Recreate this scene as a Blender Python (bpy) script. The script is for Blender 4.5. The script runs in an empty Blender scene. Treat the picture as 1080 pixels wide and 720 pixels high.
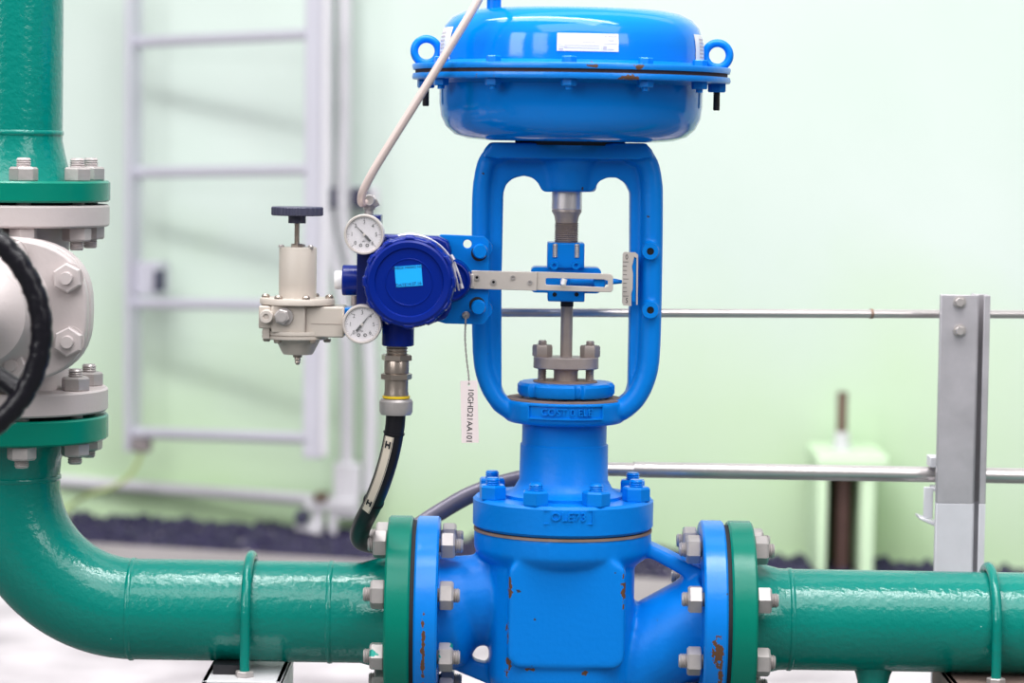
import bpy, bmesh, math, random
from mathutils import Vector, Matrix, Euler
random.seed(7)
R = math.radians
PI = math.pi
S = bpy.context.scene
COL = S.collection

# ---------------------------------------------------------------- camera
FPX = 3000.0                       # focal length in pixels of the 1080 px frame
HC = 0.838                         # camera height over the concrete floor
PITCH, ROLL = R(3.0), R(0.9)
HORIZON = 148.0
SHY = -((360 - HORIZON) - FPX * math.tan(PITCH)) / 1080.0
CAMROT = Matrix.Rotation(PI / 2 - PITCH, 3, 'X') @ Matrix.Rotation(ROLL, 3, 'Z')
CAMLOC = Vector((0, -3.0, HC))
cd = bpy.data.cameras.new('camera')
cam = bpy.data.objects.new('camera', cd)
COL.objects.link(cam)
cam.matrix_world = Matrix.Translation(CAMLOC) @ CAMROT.to_4x4()
cd.sensor_width = 36.0
cd.lens = FPX / 1080 * 36.0
cd.shift_y = SHY
cd.clip_start = 0.05
cd.dof.use_dof = True
cd.dof.focus_distance = 2.95
cd.dof.aperture_fstop = 4.2
S.camera = cam

# ---------------------------------------------------------------- light
W = bpy.data.worlds.new('world')
S.world = W
W.use_nodes = True
wn = W.node_tree.nodes
wl = W.node_tree.links
bg = wn['Background']
tc = wn.new('ShaderNodeTexCoord')
sep = wn.new('ShaderNodeSeparateXYZ')
wl.new(tc.outputs['Generated'], sep.inputs[0])
cr = wn.new('ShaderNodeValToRGB')
mr = wn.new('ShaderNodeMapRange')
mr.inputs['From Min'].default_value = -1
wl.new(sep.outputs['Z'], mr.inputs['Value'])
wl.new(mr.outputs['Result'], cr.inputs['Fac'])
cr.color_ramp.elements[0].position = 0.40
cr.color_ramp.elements[0].color = (0.07, 0.07, 0.08, 1)
cr.color_ramp.elements[1].position = 0.80
cr.color_ramp.elements[1].color = (0.95, 0.98, 1.0, 1)
wl.new(cr.outputs['Color'], bg.inputs['Color'])
bg.inputs['Strength'].default_value = 0.34


def area(name, loc, target, sx, sy, power, col=(1, 1, 1)):
    l = bpy.data.lights.new(name, 'AREA')
    l.shape = 'RECTANGLE'
    l.size, l.size_y, l.energy, l.color = sx, sy, power, col
    o = bpy.data.objects.new(name, l)
    COL.objects.link(o)
    o.location = loc
    o.rotation_euler = (Vector(target) - Vector(loc)).to_track_quat('-Z', 'Y').to_euler()
    return o


area('skylight_and_fill', (-0.5, -0.5, 3.6), (-0.1, 0.2, 0), 3.8, 1.2, 95)
area('skylight_and_fill', (-0.3, -0.15, 3.3), (-0.1, 0.2, 0), 4.2, 0.22, 50)  # added narrow strip to whiten the highlights on the pipe tops
area('skylight_and_fill', (0.4, -3.0, 3.9), (0.1, 0.0, .4), 5.0, 1.8, 82)  # added front fill for the yoke and valve faces
area('skylight_and_fill', (0.6, 1.5, 4.0), (0.2, 2.2, 0), 6.0, 1.2, 20)  # added lamp that lights the back wall on its own
area('window_light', (-3.0, -2.6, 2.0), (0, 0.4, 0.8), 0.9, 1.5, 26)
area('window_light', (-1.9, -3.6, 2.1), (0, 0.4, 0.8), 0.9, 1.5, 20)
area('window_light', (2.8, -3.2, 2.3), (0, 0.4, 0.8), 1.3, 1.3, 20)
vs = S.view_settings
S.display_settings.display_device = 'sRGB'
vs.view_transform = 'Standard'
vs.look = 'None'
vs.exposure = 0.37
vs.gamma = 1.0
vs.use_curve_mapping = False


# ---------------------------------------------------------------- pixel -> world
def P(px, py, Y=0.0):
    d = CAMROT @ Vector(((px - 540) / FPX, (360 - py) / FPX + SHY * 1080 / FPX, -1.0))
    t = (Y - CAMLOC.y) / d.y
    return CAMLOC + d * t


def PZ(px, py, z=0.0):
    d = CAMROT @ Vector(((px - 540) / FPX, (360 - py) / FPX + SHY * 1080 / FPX, -1.0))
    return CAMLOC + d * ((z - CAMLOC.z) / d.z)


def vz(py, Y=0.0):
    return P(597, py, Y).z


# ---------------------------------------------------------------- materials
def new_mat(name):
    m = bpy.data.materials.new(name)
    m.use_nodes = True
    return m, m.node_tree.nodes, m.node_tree.links, m.node_tree.nodes['Principled BSDF']


def mat(name, col, rough=0.4, metal=0.0, bump=0.0, bscale=200.0, var=0.08, vscale=6.0, coat=0.0,
        chips=0.0, chipcol=(0.16, 0.07, 0.03), rustcol=(0.13, 0.06, 0.03), chipscale=40.0, spots=(), spec=0.5, bdist=0.001):
    """paint / metal with grain, tone variation, sparse chips and rusty spots at given places"""
    m, n, l, b = new_mat(name)
    tcn = n.new('ShaderNodeNewGeometry')
    pos = tcn.outputs['Position']
    nz = n.new('ShaderNodeTexNoise')
    nz.inputs['Scale'].default_value = vscale
    nz.inputs['Detail'].default_value = 5
    l.new(pos, nz.inputs['Vector'])
    mx = n.new('ShaderNodeMix')
    mx.data_type = 'RGBA'
    mx.inputs['A'].default_value = tuple(max(0, c * (1 - var)) for c in col) + (1,)
    mx.inputs['B'].default_value = tuple(min(1, c * (1 + var)) for c in col) + (1,)
    l.new(nz.outputs['Fac'], mx.inputs['Factor'])
    out = mx.outputs['Result']
    masks = []
    chipm = None
    if chips > 0:
        cn = n.new('ShaderNodeTexNoise')
        cn.inputs['Scale'].default_value = chipscale
        cn.inputs['Detail'].default_value = 3
        l.new(pos, cn.inputs['Vector'])
        g = n.new('ShaderNodeMath')
        g.operation = 'GREATER_THAN'
        l.new(cn.outputs['Fac'], g.inputs[0])
        g.inputs[1].default_value = 1 - chips
        chipm = g.outputs[0]
    for (c, r3) in spots:
        sb = n.new('ShaderNodeVectorMath')
        sb.operation = 'SUBTRACT'
        l.new(pos, sb.inputs[0])
        sb.inputs[1].default_value = c
        dv = n.new('ShaderNodeVectorMath')
        dv.operation = 'DIVIDE'
        l.new(sb.outputs[0], dv.inputs[0])
        dv.inputs[1].default_value = r3
        ln = n.new('ShaderNodeVectorMath')
        ln.operation = 'LENGTH'
        l.new(dv.outputs[0], ln.inputs[0])
        en = n.new('ShaderNodeTexNoise')
        en.inputs['Scale'].default_value = 190
        en.inputs['Detail'].default_value = 4
        l.new(pos, en.inputs['Vector'])
        ad = n.new('ShaderNodeMath')
        ad.operation = 'MULTIPLY_ADD'
        l.new(en.outputs['Fac'], ad.inputs[0])
        ad.inputs[1].default_value = 2.2
        l.new(ln.outputs['Value'], ad.inputs[2])
        lt = n.new('ShaderNodeMath')
        lt.operation = 'LESS_THAN'
        l.new(ad.outputs[0], lt.inputs[0])
        lt.inputs[1].default_value = 1.75
        masks.append(lt.outputs[0])
    tot = None
    for k in masks:
        if tot is None:
            tot = k
        else:
            a = n.new('ShaderNodeMath')
            a.operation = 'MAXIMUM'
            l.new(tot, a.inputs[0])
            l.new(k, a.inputs[1])
            tot = a.outputs[0]
    for mk_, c_ in ((chipm, chipcol), (tot, rustcol)):
        if mk_ is not None:
            m2 = n.new('ShaderNodeMix')
            m2.data_type = 'RGBA'
            l.new(mk_, m2.inputs['Factor'])
            l.new(out, m2.inputs['A'])
            m2.inputs['B'].default_value = c_ + (1,)
            out = m2.outputs['Result']
    l.new(out, b.inputs['Base Color'])
    b.inputs['Roughness'].default_value = rough
    b.inputs['Metallic'].default_value = metal
    b.inputs['Specular IOR Level'].default_value = spec
    b.inputs['Coat Weight'].default_value = coat
    b.inputs['Coat Roughness'].default_value = 0.08
    if bump > 0:
        bn = n.new('ShaderNodeTexNoise')
        bn.inputs['Scale'].default_value = bscale
        bn.inputs['Detail'].default_value = 3
        l.new(pos, bn.inputs['Vector'])
        bp = n.new('ShaderNodeBump')
        bp.inputs['Strength'].default_value = bump
        bp.inputs['Distance'].default_value = bdist
        l.new(bn.outputs['Fac'], bp.inputs['Height'])
        l.new(bp.outputs['Normal'], b.inputs['Normal'])
        l.new(bp.outputs['Normal'], b.inputs['Coat Normal'])
    return m


BLUE = (0.0, 0.20, 0.70)
q = lambda a, b, y: tuple(P(a, b, y))
M_blue = mat('blue enamel', BLUE, 0.28, bump=0.12, bscale=60, coat=0.0, spec=.25)
M_cast = mat('blue paint on casting', BLUE, 0.36, bump=0.35, bscale=160, spec=.2, chips=0.25, chipscale=90, chipcol=(0.05, 0.05, 0.07), spots=[
    (q(537, 621, -.088), (.004, .03, .012)), (q(658, 626, -.088), (.004, .03, .020)), (q(534, 672, -.085), (.004, .03, .020)),
    (q(559, 707, -.085), (.007, .03, .004)), (q(617, 711, -.085), (.007, .03, .004)), (q(536, 705, -.08), (.005, .03, .016))])
M_flange = mat('blue paint on flange rim', BLUE, 0.25, spec=.4, bump=0.2, bscale=120, chips=0.22, chipscale=90, chipcol=(0.05, 0.05, 0.07), spots=[
    (q(757, 688, -.10), (.008, .04, .022)), (q(446, 690, -.10), (.003, .04, .05)), (q(760, 712, -.09), (.004, .04, .02))])
M_act = mat('blue gloss enamel', BLUE, 0.10, bump=0.10, bscale=40, spec=.4, bdist=0.002)
M_actfl = mat('blue enamel with rusty edges', BLUE, 0.3, bump=0.3, bscale=200, chips=0.30, chipscale=60, chipcol=(0.20, 0.09, 0.05), spots=[
    (q(664, 82, -.16), (.016, .06, .004)), (q(674, 70, -.16), (.006, .06, .004)), (q(626, 70, -.16), (.008, .06, .003))])
M_navy = mat('dark blue enamel', (0.0, 0.014, 0.21), 0.25, bump=0.15, bscale=90, spec=.3)
M_navy2 = mat('navy blue enamel block', (0.0, 0.008, 0.11), 0.3)
M_green = mat('green pipe enamel', (0.0, 0.205, 0.165), 0.17, bump=0.6, bscale=150, coat=0.0, bdist=0.0013, spec=.45,
              chips=0.215, chipscale=110, chipcol=(0.45, 0.65, 0.6))
M_greenf = mat('green flange enamel', (0.0, 0.19, 0.13), 0.26, bump=0.35, bscale=70, spec=.25,
               chips=0.20, chipscale=90, chipcol=(0.45, 0.65, 0.5))
M_beige = mat('beige valve paint', (0.50, 0.44, 0.435), 0.45, bump=0.25, bscale=150, var=0.06)
M_reg = mat('beige regulator paint', (0.50, 0.44, 0.39), 0.42, bump=0.1, bscale=300, var=0.04)
M_zinc = mat('galvanised steel', (0.46, 0.42, 0.41), 0.42, 0.4, bump=0.2, bscale=300, var=0.15, vscale=60)
M_zincp = mat('galvanised steel with green paint splashes', (0.46, 0.42, 0.41), 0.42, 0.35, bump=0.2, bscale=300, var=0.15, vscale=60,
              chips=0.40, chipscale=75, chipcol=(0.0, 0.25, 0.2))
M_steel = mat('dull bare steel', (0.40, 0.33, 0.30), 0.4, 0.3, bump=0.2, bscale=300, var=0.2, vscale=50)
M_chrome = mat('polished steel', (0.86, 0.80, 0.79), 0.28, 0.6)
M_alu = mat('pale metal strip', (0.66, 0.59, 0.54), 0.35, 0.25, bump=0.1, bscale=400, var=0.1, vscale=40)
M_post = mat('weathered galvanised strut', (0.42, 0.395, 0.42), 0.42, 0.2, bump=0.15, bscale=120, var=0.30, vscale=28)
M_postlow = mat('pale galvanising paint', (0.58, 0.56, 0.60), 0.6, 0.0, bump=0.15, bscale=120, var=0.12, vscale=30)
M_tube = mat('galvanised tube', (0.66, 0.61, 0.60), 0.28, 0.75, bump=0.1, bscale=100, var=0.15, vscale=30)
M_lad = mat('pale aluminium ladder', (0.60, 0.59, 0.66), 0.4, 0.3, var=0.05)
M_con = mat('pale grey conduit', (0.70, 0.68, 0.72), 0.45, 0.1, var=0.05)
M_dark = mat('dark rubber', (0.012, 0.012, 0.016), 0.5, bump=0.15, bscale=150)
M_wheel = mat('black gloss paint', (0.007, 0.006, 0.010), 0.3, bump=0.6, bscale=70, bdist=0.003, spec=.35)
M_knob = mat('dark blue-grey plastic', (0.045, 0.045, 0.085), 0.5)
M_hose = mat('black sheathed hose', (0.009, 0.008, 0.012), 0.4, spec=.35, bump=0.1, bscale=200)
M_gap = mat('dark gasket and gap shade', (0.02, 0.017, 0.02), 0.8, var=0.4)
M_rust = mat('rusty gasket', (0.055, 0.028, 0.03), 0.8, var=0.6, vscale=30)
M_white = mat('white label stock', (0.86, 0.84, 0.84), 0.4, var=0.03)
M_cream = mat('cream marker strip', (0.80, 0.70, 0.58), 0.45, var=0.03)
M_tag = mat('pale pink plastic tag', (0.86, 0.74, 0.74), 0.35, var=0.02)
M_cyan = mat('bright cyan sticker', (0.0, 0.40, 0.95), 0.45, var=0.02)
M_ink = mat('black ink', (0.015, 0.015, 0.02), 0.6)
M_dink = mat('dark blue ink', (0.0, 0.02, 0.10), 0.6)
M_ink2 = mat('pale grey print', (0.55, 0.50, 0.55), 0.6)
M_dial = mat('gauge dial white', (0.68, 0.64, 0.67), 0.35, var=0.02)
M_case = mat('pale gauge case', (0.74, 0.67, 0.63), 0.28, 0.4, var=0.05)
M_tail = mat('hose tail with sheen in colour', (0.17, 0.15, 0.20), 0.4, 0.2)  # same hose as the black run, its sheen put into the colour
M_foot = mat('grey rubber foot', (0.22, 0.19, 0.19), 0.6)
M_spin = mat('dark rusted spindle', (0.075, 0.035, 0.030), 0.7, var=0.35, vscale=20)
M_yellow = mat('yellow ring', (0.80, 0.55, 0.02), 0.4)
M_gland = mat('nickel plated brass', (0.44, 0.37, 0.32), 0.28, 0.8, var=0.1)
M_tubep = mat('beige coated tube', (0.62, 0.50, 0.47), 0.4, 0.1, var=0.04)
M_brown = mat('rusted machined face', (0.26, 0.17, 0.13), 0.7, bump=0.4, bscale=200, var=0.4, vscale=40)
M_hole = mat('black bore', (0.004, 0.004, 0.006), 0.9)
M_wire = mat('twisted seal wire', (0.35, 0.31, 0.30), 0.4, 0.6)
M_seal = mat('silver seal cord', (0.70, 0.66, 0.70), 0.3, 0.4)
M_yg = mat('green and yellow cable', (0.36, 0.44, 0.16), 0.5, var=0.5, vscale=18)
M_ped = mat('green painted concrete', (0.70, 0.90, 0.62), 0.6, bump=0.2, bscale=60, var=0.08)
M_rod = mat('rusty brown steel', (0.17, 0.115, 0.085), 0.7, var=0.35, vscale=20)
M_pdark = mat('dark green concrete', (0.018, 0.030, 0.006), 0.9, var=0.5, vscale=14)  # near-black green back of the pedestal opening
M_clear = mat('transparent tape sleeve', (0.75, 0.8, 0.85), 0.1)


# ---------------------------------------------------------------- geometry helpers
class MB:
    def __init__(s):
        s.bm = bmesh.new()

    def _ring(s, pts):
        return [s.bm.verts.new(p) for p in pts]

    def _bridge(s, a, b):
        n = len(a)
        if len(b) == 1 and n > 1:
            for i in range(n):
                s.bm.faces.new((a[i], a[(i + 1) % n], b[0]))
        elif n == 1:
            for i in range(len(b)):
                s.bm.faces.new((b[(i + 1) % len(b)], b[i], a[0]))
        else:
            for i in range(n):
                s.bm.faces.new((a[i], a[(i + 1) % n], b[(i + 1) % n], b[i]))

    def lathe(s, prof, org=(0, 0, 0), axis='Z', seg=48, closed=False, fn=None):
        o = Vector(org)
        rings = []
        for (r, h) in prof:
            if r < 1e-7:
                an = [0]
            else:
                an = [2 * PI * i / seg for i in range(seg)]
            pts = []
            for a in an:
                rr = r * (fn(a) if fn and r > 0 else 1)
                c, d = rr * math.cos(a), rr * math.sin(a)
                v = {'Z': (c, d, h), 'Y': (c, h, d), 'X': (h, c, d)}[axis]
                pts.append(o + Vector(v))
            rings.append(s._ring(pts))
        for a, b in zip(rings, rings[1:]):
            s._bridge(a, b)
        if closed:
            s._bridge(rings[-1], rings[0])
        else:
            for rg in (rings[0], rings[-1]):
                if len(rg) > 2:
                    s.bm.faces.new(rg)
        return s

    def tube(s, path, r, seg=12, closed=False):
        pts = [Vector(p) for p in path]
        n = len(pts)
        rs = r if isinstance(r, (list, tuple)) else [r] * n
        up = None
        rings = []
        for i, p in enumerate(pts):
            if closed:
                t = (pts[(i + 1) % n] - pts[i - 1]).normalized()
            else:
                t = (pts[min(i + 1, n - 1)] - pts[max(i - 1, 0)]).normalized()
            if up is None:
                up = t.orthogonal().normalized()
            up = (up - t * up.dot(t))
            up = up.normalized() if up.length > 1e-6 else t.orthogonal().normalized()
            sd = t.cross(up)
            rings.append(s._ring([p + (up * math.cos(2 * PI * k / seg) + sd * math.sin(2 * PI * k / seg)) * rs[i] for k in range(seg)]))
        for a, b in zip(rings, rings[1:]):
            s._bridge(a, b)
        if closed:
            s._bridge(rings[-1], rings[0])
        else:
            s.bm.faces.new(rings[0])
            s.bm.faces.new(rings[-1])
        return s

    def cyl(s, p0, p1, r0, r1=None, seg=24):
        return s.tube([p0, p1], [r0, r0 if r1 is None else r1], seg)

    def box(s, lo, hi, rot=None, piv=None):
        lo, hi = Vector(lo), Vector(hi)
        vsx = []
        for x in (lo.x, hi.x):
            for y in (lo.y, hi.y):
                for z in (lo.z, hi.z):
                    v = Vector((x, y, z))
                    if rot is not None:
                        pv = Vector(piv) if piv is not None else (lo + hi) / 2
                        v = rot @ (v - pv) + pv
                    vsx.append(s.bm.verts.new(v))
        for f in ((0, 1, 3, 2), (4, 6, 7, 5), (0, 4, 5, 1), (2, 3, 7, 6), (0, 2, 6, 4), (1, 5, 7, 3)):
            s.bm.faces.new([vsx[i] for i in f])
        return s

    def prism(s, poly, y0, y1, holes=()):
        """outline in (x, z) carried from y0 to y1, with see-through holes"""
        def loop(pts, y):
            vv = [s.bm.verts.new((p[0], y, p[1])) for p in pts]
            return vv, [s.bm.edges.new((vv[i], vv[(i + 1) % len(vv)])) for i in range(len(vv))]
        loops = [poly] + list(holes)
        A = [loop(pl, y0) for pl in loops]
        Bq = [loop(pl, y1) for pl in loops]
        for side in (A, Bq):
            if len(loops) == 1:
                s.bm.faces.new(side[0][0])
            else:
                bmesh.ops.triangle_fill(s.bm, use_beauty=True, use_dissolve=False, edges=[e for L in side for e in L[1]])
        for a, b in zip(A, Bq):
            n = len(a[0])
            for i in range(n):
                s.bm.faces.new((a[0][i], a[0][(i + 1) % n], b[0][(i + 1) % n], b[0][i]))
        return s

    def hexnut(s, p, d, af, h, ang=0.0, two=False):
        p, d = Vector(p), Vector(d).normalized()
        u = d.orthogonal().normalized()
        u = Matrix.Rotation(ang, 3, d) @ u
        w = d.cross(u)
        ro = af / math.sqrt(3)
        rings = []
        for (rr, t) in ((ro * .93, 0), (ro, h * .08), (ro, h * .86), (ro * .88, h)):
            rings.append(s._ring([p + d * t + (u * math.cos(PI / 3 * k) + w * math.sin(PI / 3 * k)) * rr for k in range(6)]))
        for a, b in zip(rings, rings[1:]):
            s._bridge(a, b)
        s.bm.faces.new(rings[0])
        s.bm.faces.new(rings[-1])
        return s

    def thread(s, p, d, r, L, pitch, seg=16):
        p, d = Vector(p), Vector(d).normalized()
        n = max(2, int(L / pitch))
        path, rs = [], []
        for i in range(n):
            path += [p + d * (L * (i + .05) / n), p + d * (L * (i + .55) / n)]
            rs += [r, r * .86]
        path.append(p + d * L)
        rs.append(r * .8)
        return s.tube(path, rs, seg)

    def build(s, name, material, parent=None, smooth=35, bevel=0.0, seg=2, remesh=0.0, relax=6, kind=None):
        me = s.mesh(name, material, smooth)
        return link(name, me, parent, bevel=bevel, seg=seg, remesh=remesh, relax=relax, kind=kind)

    def mesh(s, name, material, smooth=35):
        bmesh.ops.recalc_face_normals(s.bm, faces=s.bm.faces)
        me = bpy.data.meshes.new(name)
        s.bm.to_mesh(me)
        s.bm.free()
        me.materials.append(material)
        me.shade_smooth()
        if smooth < 180:
            me.set_sharp_from_angle(angle=R(smooth))
        return me


def worldloc(o):
    v = Vector((0, 0, 0))
    while o is not None:
        v = v + Vector(o.location)
        o = o.parent
    return v


def link(name, me, parent=None, loc=None, rot=None, bevel=0.0, seg=2, remesh=0.0, relax=6, kind=None):
    """loc None: the mesh is in world coordinates and is moved into its parent's frame"""
    o = bpy.data.objects.new(name, me)
    COL.objects.link(o)
    if loc is None:
        if parent is not None:
            me.transform(Matrix.Translation(-worldloc(parent)))
        else:
            c = sum((Vector(v) for v in ((min(v.co.x for v in me.vertices), min(v.co.y for v in me.vertices), min(v.co.z for v in me.vertices)),
                                         (max(v.co.x for v in me.vertices), max(v.co.y for v in me.vertices), min(v.co.z for v in me.vertices)))), Vector()) / 2
            me.transform(Matrix.Translation(-c))
            o.location = c
    else:
        o.location = Vector(loc) - (worldloc(parent) if parent is not None else Vector())
    if parent is not None:
        o.parent = parent
    if rot is not None:
        o.rotation_euler = rot
    if remesh:
        md = o.modifiers.new('fuse', 'REMESH')
        md.mode = 'VOXEL'
        md.voxel_size = remesh
        md.use_smooth_shade = True
        sm = o.modifiers.new('relax', 'SMOOTH')
        sm.factor = 0.5
        sm.iterations = relax
    if bevel:
        bv = o.modifiers.new('edge', 'BEVEL')
        bv.width = bevel
        bv.segments = seg
        bv.limit_method = 'ANGLE'
        bv.angle_limit = R(40)
    if kind:
        o['kind'] = kind
    return o


def thing(name, loc, label, cat, group=None):
    o = bpy.data.objects.new(name, None)
    COL.objects.link(o)
    o.location = loc
    o.empty_display_size = 0.02
    tag(o, label, cat, group)
    return o


def tag(o, label, cat, group=None):
    o['label'] = label
    o['category'] = cat
    if group:
        o['group'] = group
    return o


def smoothpath(pts, n=8):
    p = [Vector(v) for v in pts]
    out = []
    for i in range(len(p) - 1):
        a, b, c, d = p[max(i - 1, 0)], p[i], p[i + 1], p[min(i + 2, len(p) - 1)]
        for k in range(n):
            t = k / n
            out.append(.5 * ((2 * b) + (c - a) * t + (2 * a - 5 * b + 4 * c - d) * t * t + (3 * b - a - 3 * c + d) * t ** 3))
    out.append(p[-1])
    return out


def rrect(x0, z0, x1, z1, r, n=5):
    pts = []
    for (cx, cz, a0) in ((x1 - r, z1 - r, 0), (x0 + r, z1 - r, 90), (x0 + r, z0 + r, 180), (x1 - r, z0 + r, 270)):
        for i in range(n + 1):
            a = R(a0 + 90 * i / n)
            pts.append((cx + r * math.cos(a), cz + r * math.sin(a)))
    return pts


def circ(cx, cz, r, n=20, rz=None):
    return [(cx + r * math.cos(2 * PI * i / n), cz + (rz or r) * math.sin(2 * PI * i / n)) for i in range(n)]


def text(name, body, size, material, parent, loc, ang=0.0, extrude=0.0002, wx=1.0, mirror=False, align='CENTER'):
    """lettering that faces -Y, built from the stock font outline"""
    cu = bpy.data.curves.new(name, 'FONT')
    cu.body = body
    cu.size = size
    cu.extrude = extrude
    cu.align_x = align
    cu.align_y = 'CENTER'
    cu.resolution_u = 3
    t = bpy.data.objects.new(name, cu)
    COL.objects.link(t)
    dg = bpy.context.evaluated_depsgraph_get()
    me = bpy.data.meshes.new_from_object(t.evaluated_get(dg))
    bpy.data.objects.remove(t)
    bpy.data.curves.remove(cu)
    me.materials.clear()
    me.materials.append(material)
    sx = -wx if mirror else wx
    me.transform(Matrix(((sx, 0, 0, 0), (0, 0, -1, 0), (0, 1, 0, 0), (0, 0, 0, 1))))
    me.transform(Matrix.Rotation(-ang, 4, 'Y'))
    me.transform(Matrix.Translation(Vector(loc)))
    return link(name, me, parent)


# common nuts and studs, axis +X
def nut_mesh(af, h, m, name='nut'):
    return MB().hexnut((0, 0, 0), (1, 0, 0), af, h).mesh(name, m)


def stud_mesh(L, r, m, name='stud_bolt'):
    b = MB()
    e = 0.03
    b.cyl((-L / 2 + e, 0, 0), (L / 2 - e, 0, 0), r)
    b.thread((L / 2 - e, 0, 0), (1, 0, 0), r, e, .0022)
    b.thread((-L / 2 + e, 0, 0), (-1, 0, 0), r, e, .0022)
    return b.mesh(name, m)


NUT_Z = nut_mesh(.026, .0145, M_zinc)
NUT_ZP = nut_mesh(.026, .0145, M_zincp)
NUT_B = nut_mesh(.0255, .0155, M_blue)
NUT_BG = nut_mesh(.026, .0145, M_beige)
STUD = stud_mesh(.100, .0078, M_zinc)
AX_Z = (0, -PI / 2, 0)             # +X -> +Z
AX_mZ = (0, PI / 2, 0)

# ---------------------------------------------------------------- setting: floor, wall, gravel
m, n, l, b = new_mat('pale concrete floor')
g = n.new('ShaderNodeNewGeometry')
nz = n.new('ShaderNodeTexNoise')
nz.inputs['Scale'].default_value = 3.5
nz.inputs['Detail'].default_value = 8
l.new(g.outputs['Position'], nz.inputs['Vector'])
rp = n.new('ShaderNodeValToRGB')
rp.color_ramp.elements[0].position = .35
rp.color_ramp.elements[0].color = (.38, .335, .36, 1)
rp.color_ramp.elements[1].position = .6
rp.color_ramp.elements[1].color = (.70, .64, .67, 1)
l.new(nz.outputs['Fac'], rp.inputs['Fac'])
l.new(rp.outputs['Color'], b.inputs['Base Color'])
b.inputs['Roughness'].default_value = .65
M_floor = m

m, n, l, b = new_mat('mint green wall paint')
g = n.new('ShaderNodeNewGeometry')
nz = n.new('ShaderNodeTexNoise')
nz.inputs['Scale'].default_value = 1.6
nz.inputs['Detail'].default_value = 4
l.new(g.outputs['Position'], nz.inputs['Vector'])
rp = n.new('ShaderNodeValToRGB')
rp.color_ramp.elements[0].position = .3
rp.color_ramp.elements[0].color = (.60, .71, .635, 1)
rp.color_ramp.elements[1].position = .7
rp.color_ramp.elements[1].color = (.66, .745, .695, 1)
l.new(nz.outputs['Fac'], rp.inputs['Fac'])
# greener lower wall: weaker light low down put into the colour, ragged edge
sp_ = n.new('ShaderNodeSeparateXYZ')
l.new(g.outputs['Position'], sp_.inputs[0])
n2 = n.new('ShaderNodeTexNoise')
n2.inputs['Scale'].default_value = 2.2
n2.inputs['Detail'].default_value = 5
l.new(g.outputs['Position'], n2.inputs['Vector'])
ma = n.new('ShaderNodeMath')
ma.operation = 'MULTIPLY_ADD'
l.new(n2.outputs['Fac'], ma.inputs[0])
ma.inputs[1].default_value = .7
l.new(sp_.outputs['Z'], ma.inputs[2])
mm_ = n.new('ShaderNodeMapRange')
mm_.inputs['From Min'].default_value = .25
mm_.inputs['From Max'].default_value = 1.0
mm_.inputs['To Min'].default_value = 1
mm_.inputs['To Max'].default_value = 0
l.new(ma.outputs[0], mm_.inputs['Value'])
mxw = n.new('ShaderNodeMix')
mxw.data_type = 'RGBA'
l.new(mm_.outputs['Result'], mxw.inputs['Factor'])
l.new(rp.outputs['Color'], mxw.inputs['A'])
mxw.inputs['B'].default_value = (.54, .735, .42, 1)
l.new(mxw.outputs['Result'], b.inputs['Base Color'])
b.inputs['Roughness'].default_value = .5
b.inputs['Coat Weight'].default_value = .3
b.inputs['Coat Roughness'].default_value = .4
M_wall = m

M_dfloor = mat('dark floor to cut bounce', (.10, .11, .11), .6, bump=.2, bscale=40, var=.3, vscale=2)  # unseen front floor given a dark colour to cut bounce on the pipes
fl = MB().box((-5, -5, -.12), (5, 6, 0)).build('floor', M_dfloor, kind='structure')
MB().box((-4, 1.15, 0), (4, 5.5, .006)).build('trim_2', M_floor, kind='structure')   # pale concrete floor, kept only in view to limit bounce
WA, WB = PZ(75, 546), PZ(1070, 606)          # wall foot, two points
wd = (WB - WA)
wd.z = 0
wd.normalize()
wnrm = Vector((wd.y, -wd.x, 0))              # towards the camera
YAW = math.atan2(wd.y, wd.x)
WROT = Matrix.Rotation(YAW, 3, 'Z')


def wallpt(px, off=0.0, z=0.0):
    """point on the wall line under image column px, moved off towards the camera"""
    d = CAMROT @ Vector(((px - 540) / FPX, 0, -1.0))
    d.z = 0
    c = Vector((0, -3, 0))
    A = WA + wnrm * off
    den = d.x * wd.y - d.y * wd.x
    t = ((A.x - c.x) * wd.y - (A.y - c.y) * wd.x) / den
    p = c + d * t
    return Vector((p.x, p.y, z))


def Pw(px, py, off=0.0):
    """point seen at px, py lying off in front of the wall"""
    d = CAMROT @ Vector(((px - 540) / FPX, (360 - py) / FPX + SHY * 1080 / FPX, -1.0))
    A = WA + wnrm * off
    t = (A - CAMLOC).dot(wnrm) / d.dot(wnrm)
    return CAMLOC + d * t


wm = MB()
c0, c1 = WA - wd * 2.6, WB + wd * 2.6
vv = [c0, c1, c1 - wnrm * .2, c0 - wnrm * .2]
lo = [wm.bm.verts.new((p.x, p.y, 0)) for p in vv]
hi = [wm.bm.verts.new((p.x, p.y, 3.2)) for p in vv]
for i in range(4):
    wm.bm.faces.new((lo[i], lo[(i + 1) % 4], hi[(i + 1) % 4], hi[i]))
wm.bm.faces.new(lo)
wm.bm.faces.new(hi)
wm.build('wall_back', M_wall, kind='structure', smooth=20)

# kerb strip between the gravel and the floor
kb = MB()
ka, kc = WA + wnrm * .40 - wd * 1.5, WB + wnrm * .40 + wd * 1.5
kp = [ka, kc, kc + wnrm * .34, ka + wnrm * .34]
lo = [kb.bm.verts.new((p.x, p.y, 0)) for p in kp]
hi = [kb.bm.verts.new((p.x, p.y, .012)) for p in kp]
for i in range(4):
    kb.bm.faces.new((lo[i], lo[(i + 1) % 4], hi[(i + 1) % 4], hi[i]))
kb.bm.faces.new(hi)
kb.bm.faces.new(lo)
M_kerb = mat('grey concrete edging', (.36, .31, .325), .7, bump=.3, bscale=60, var=.25, vscale=5)
kb.build('trim_1', M_kerb, kind='structure')

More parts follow.
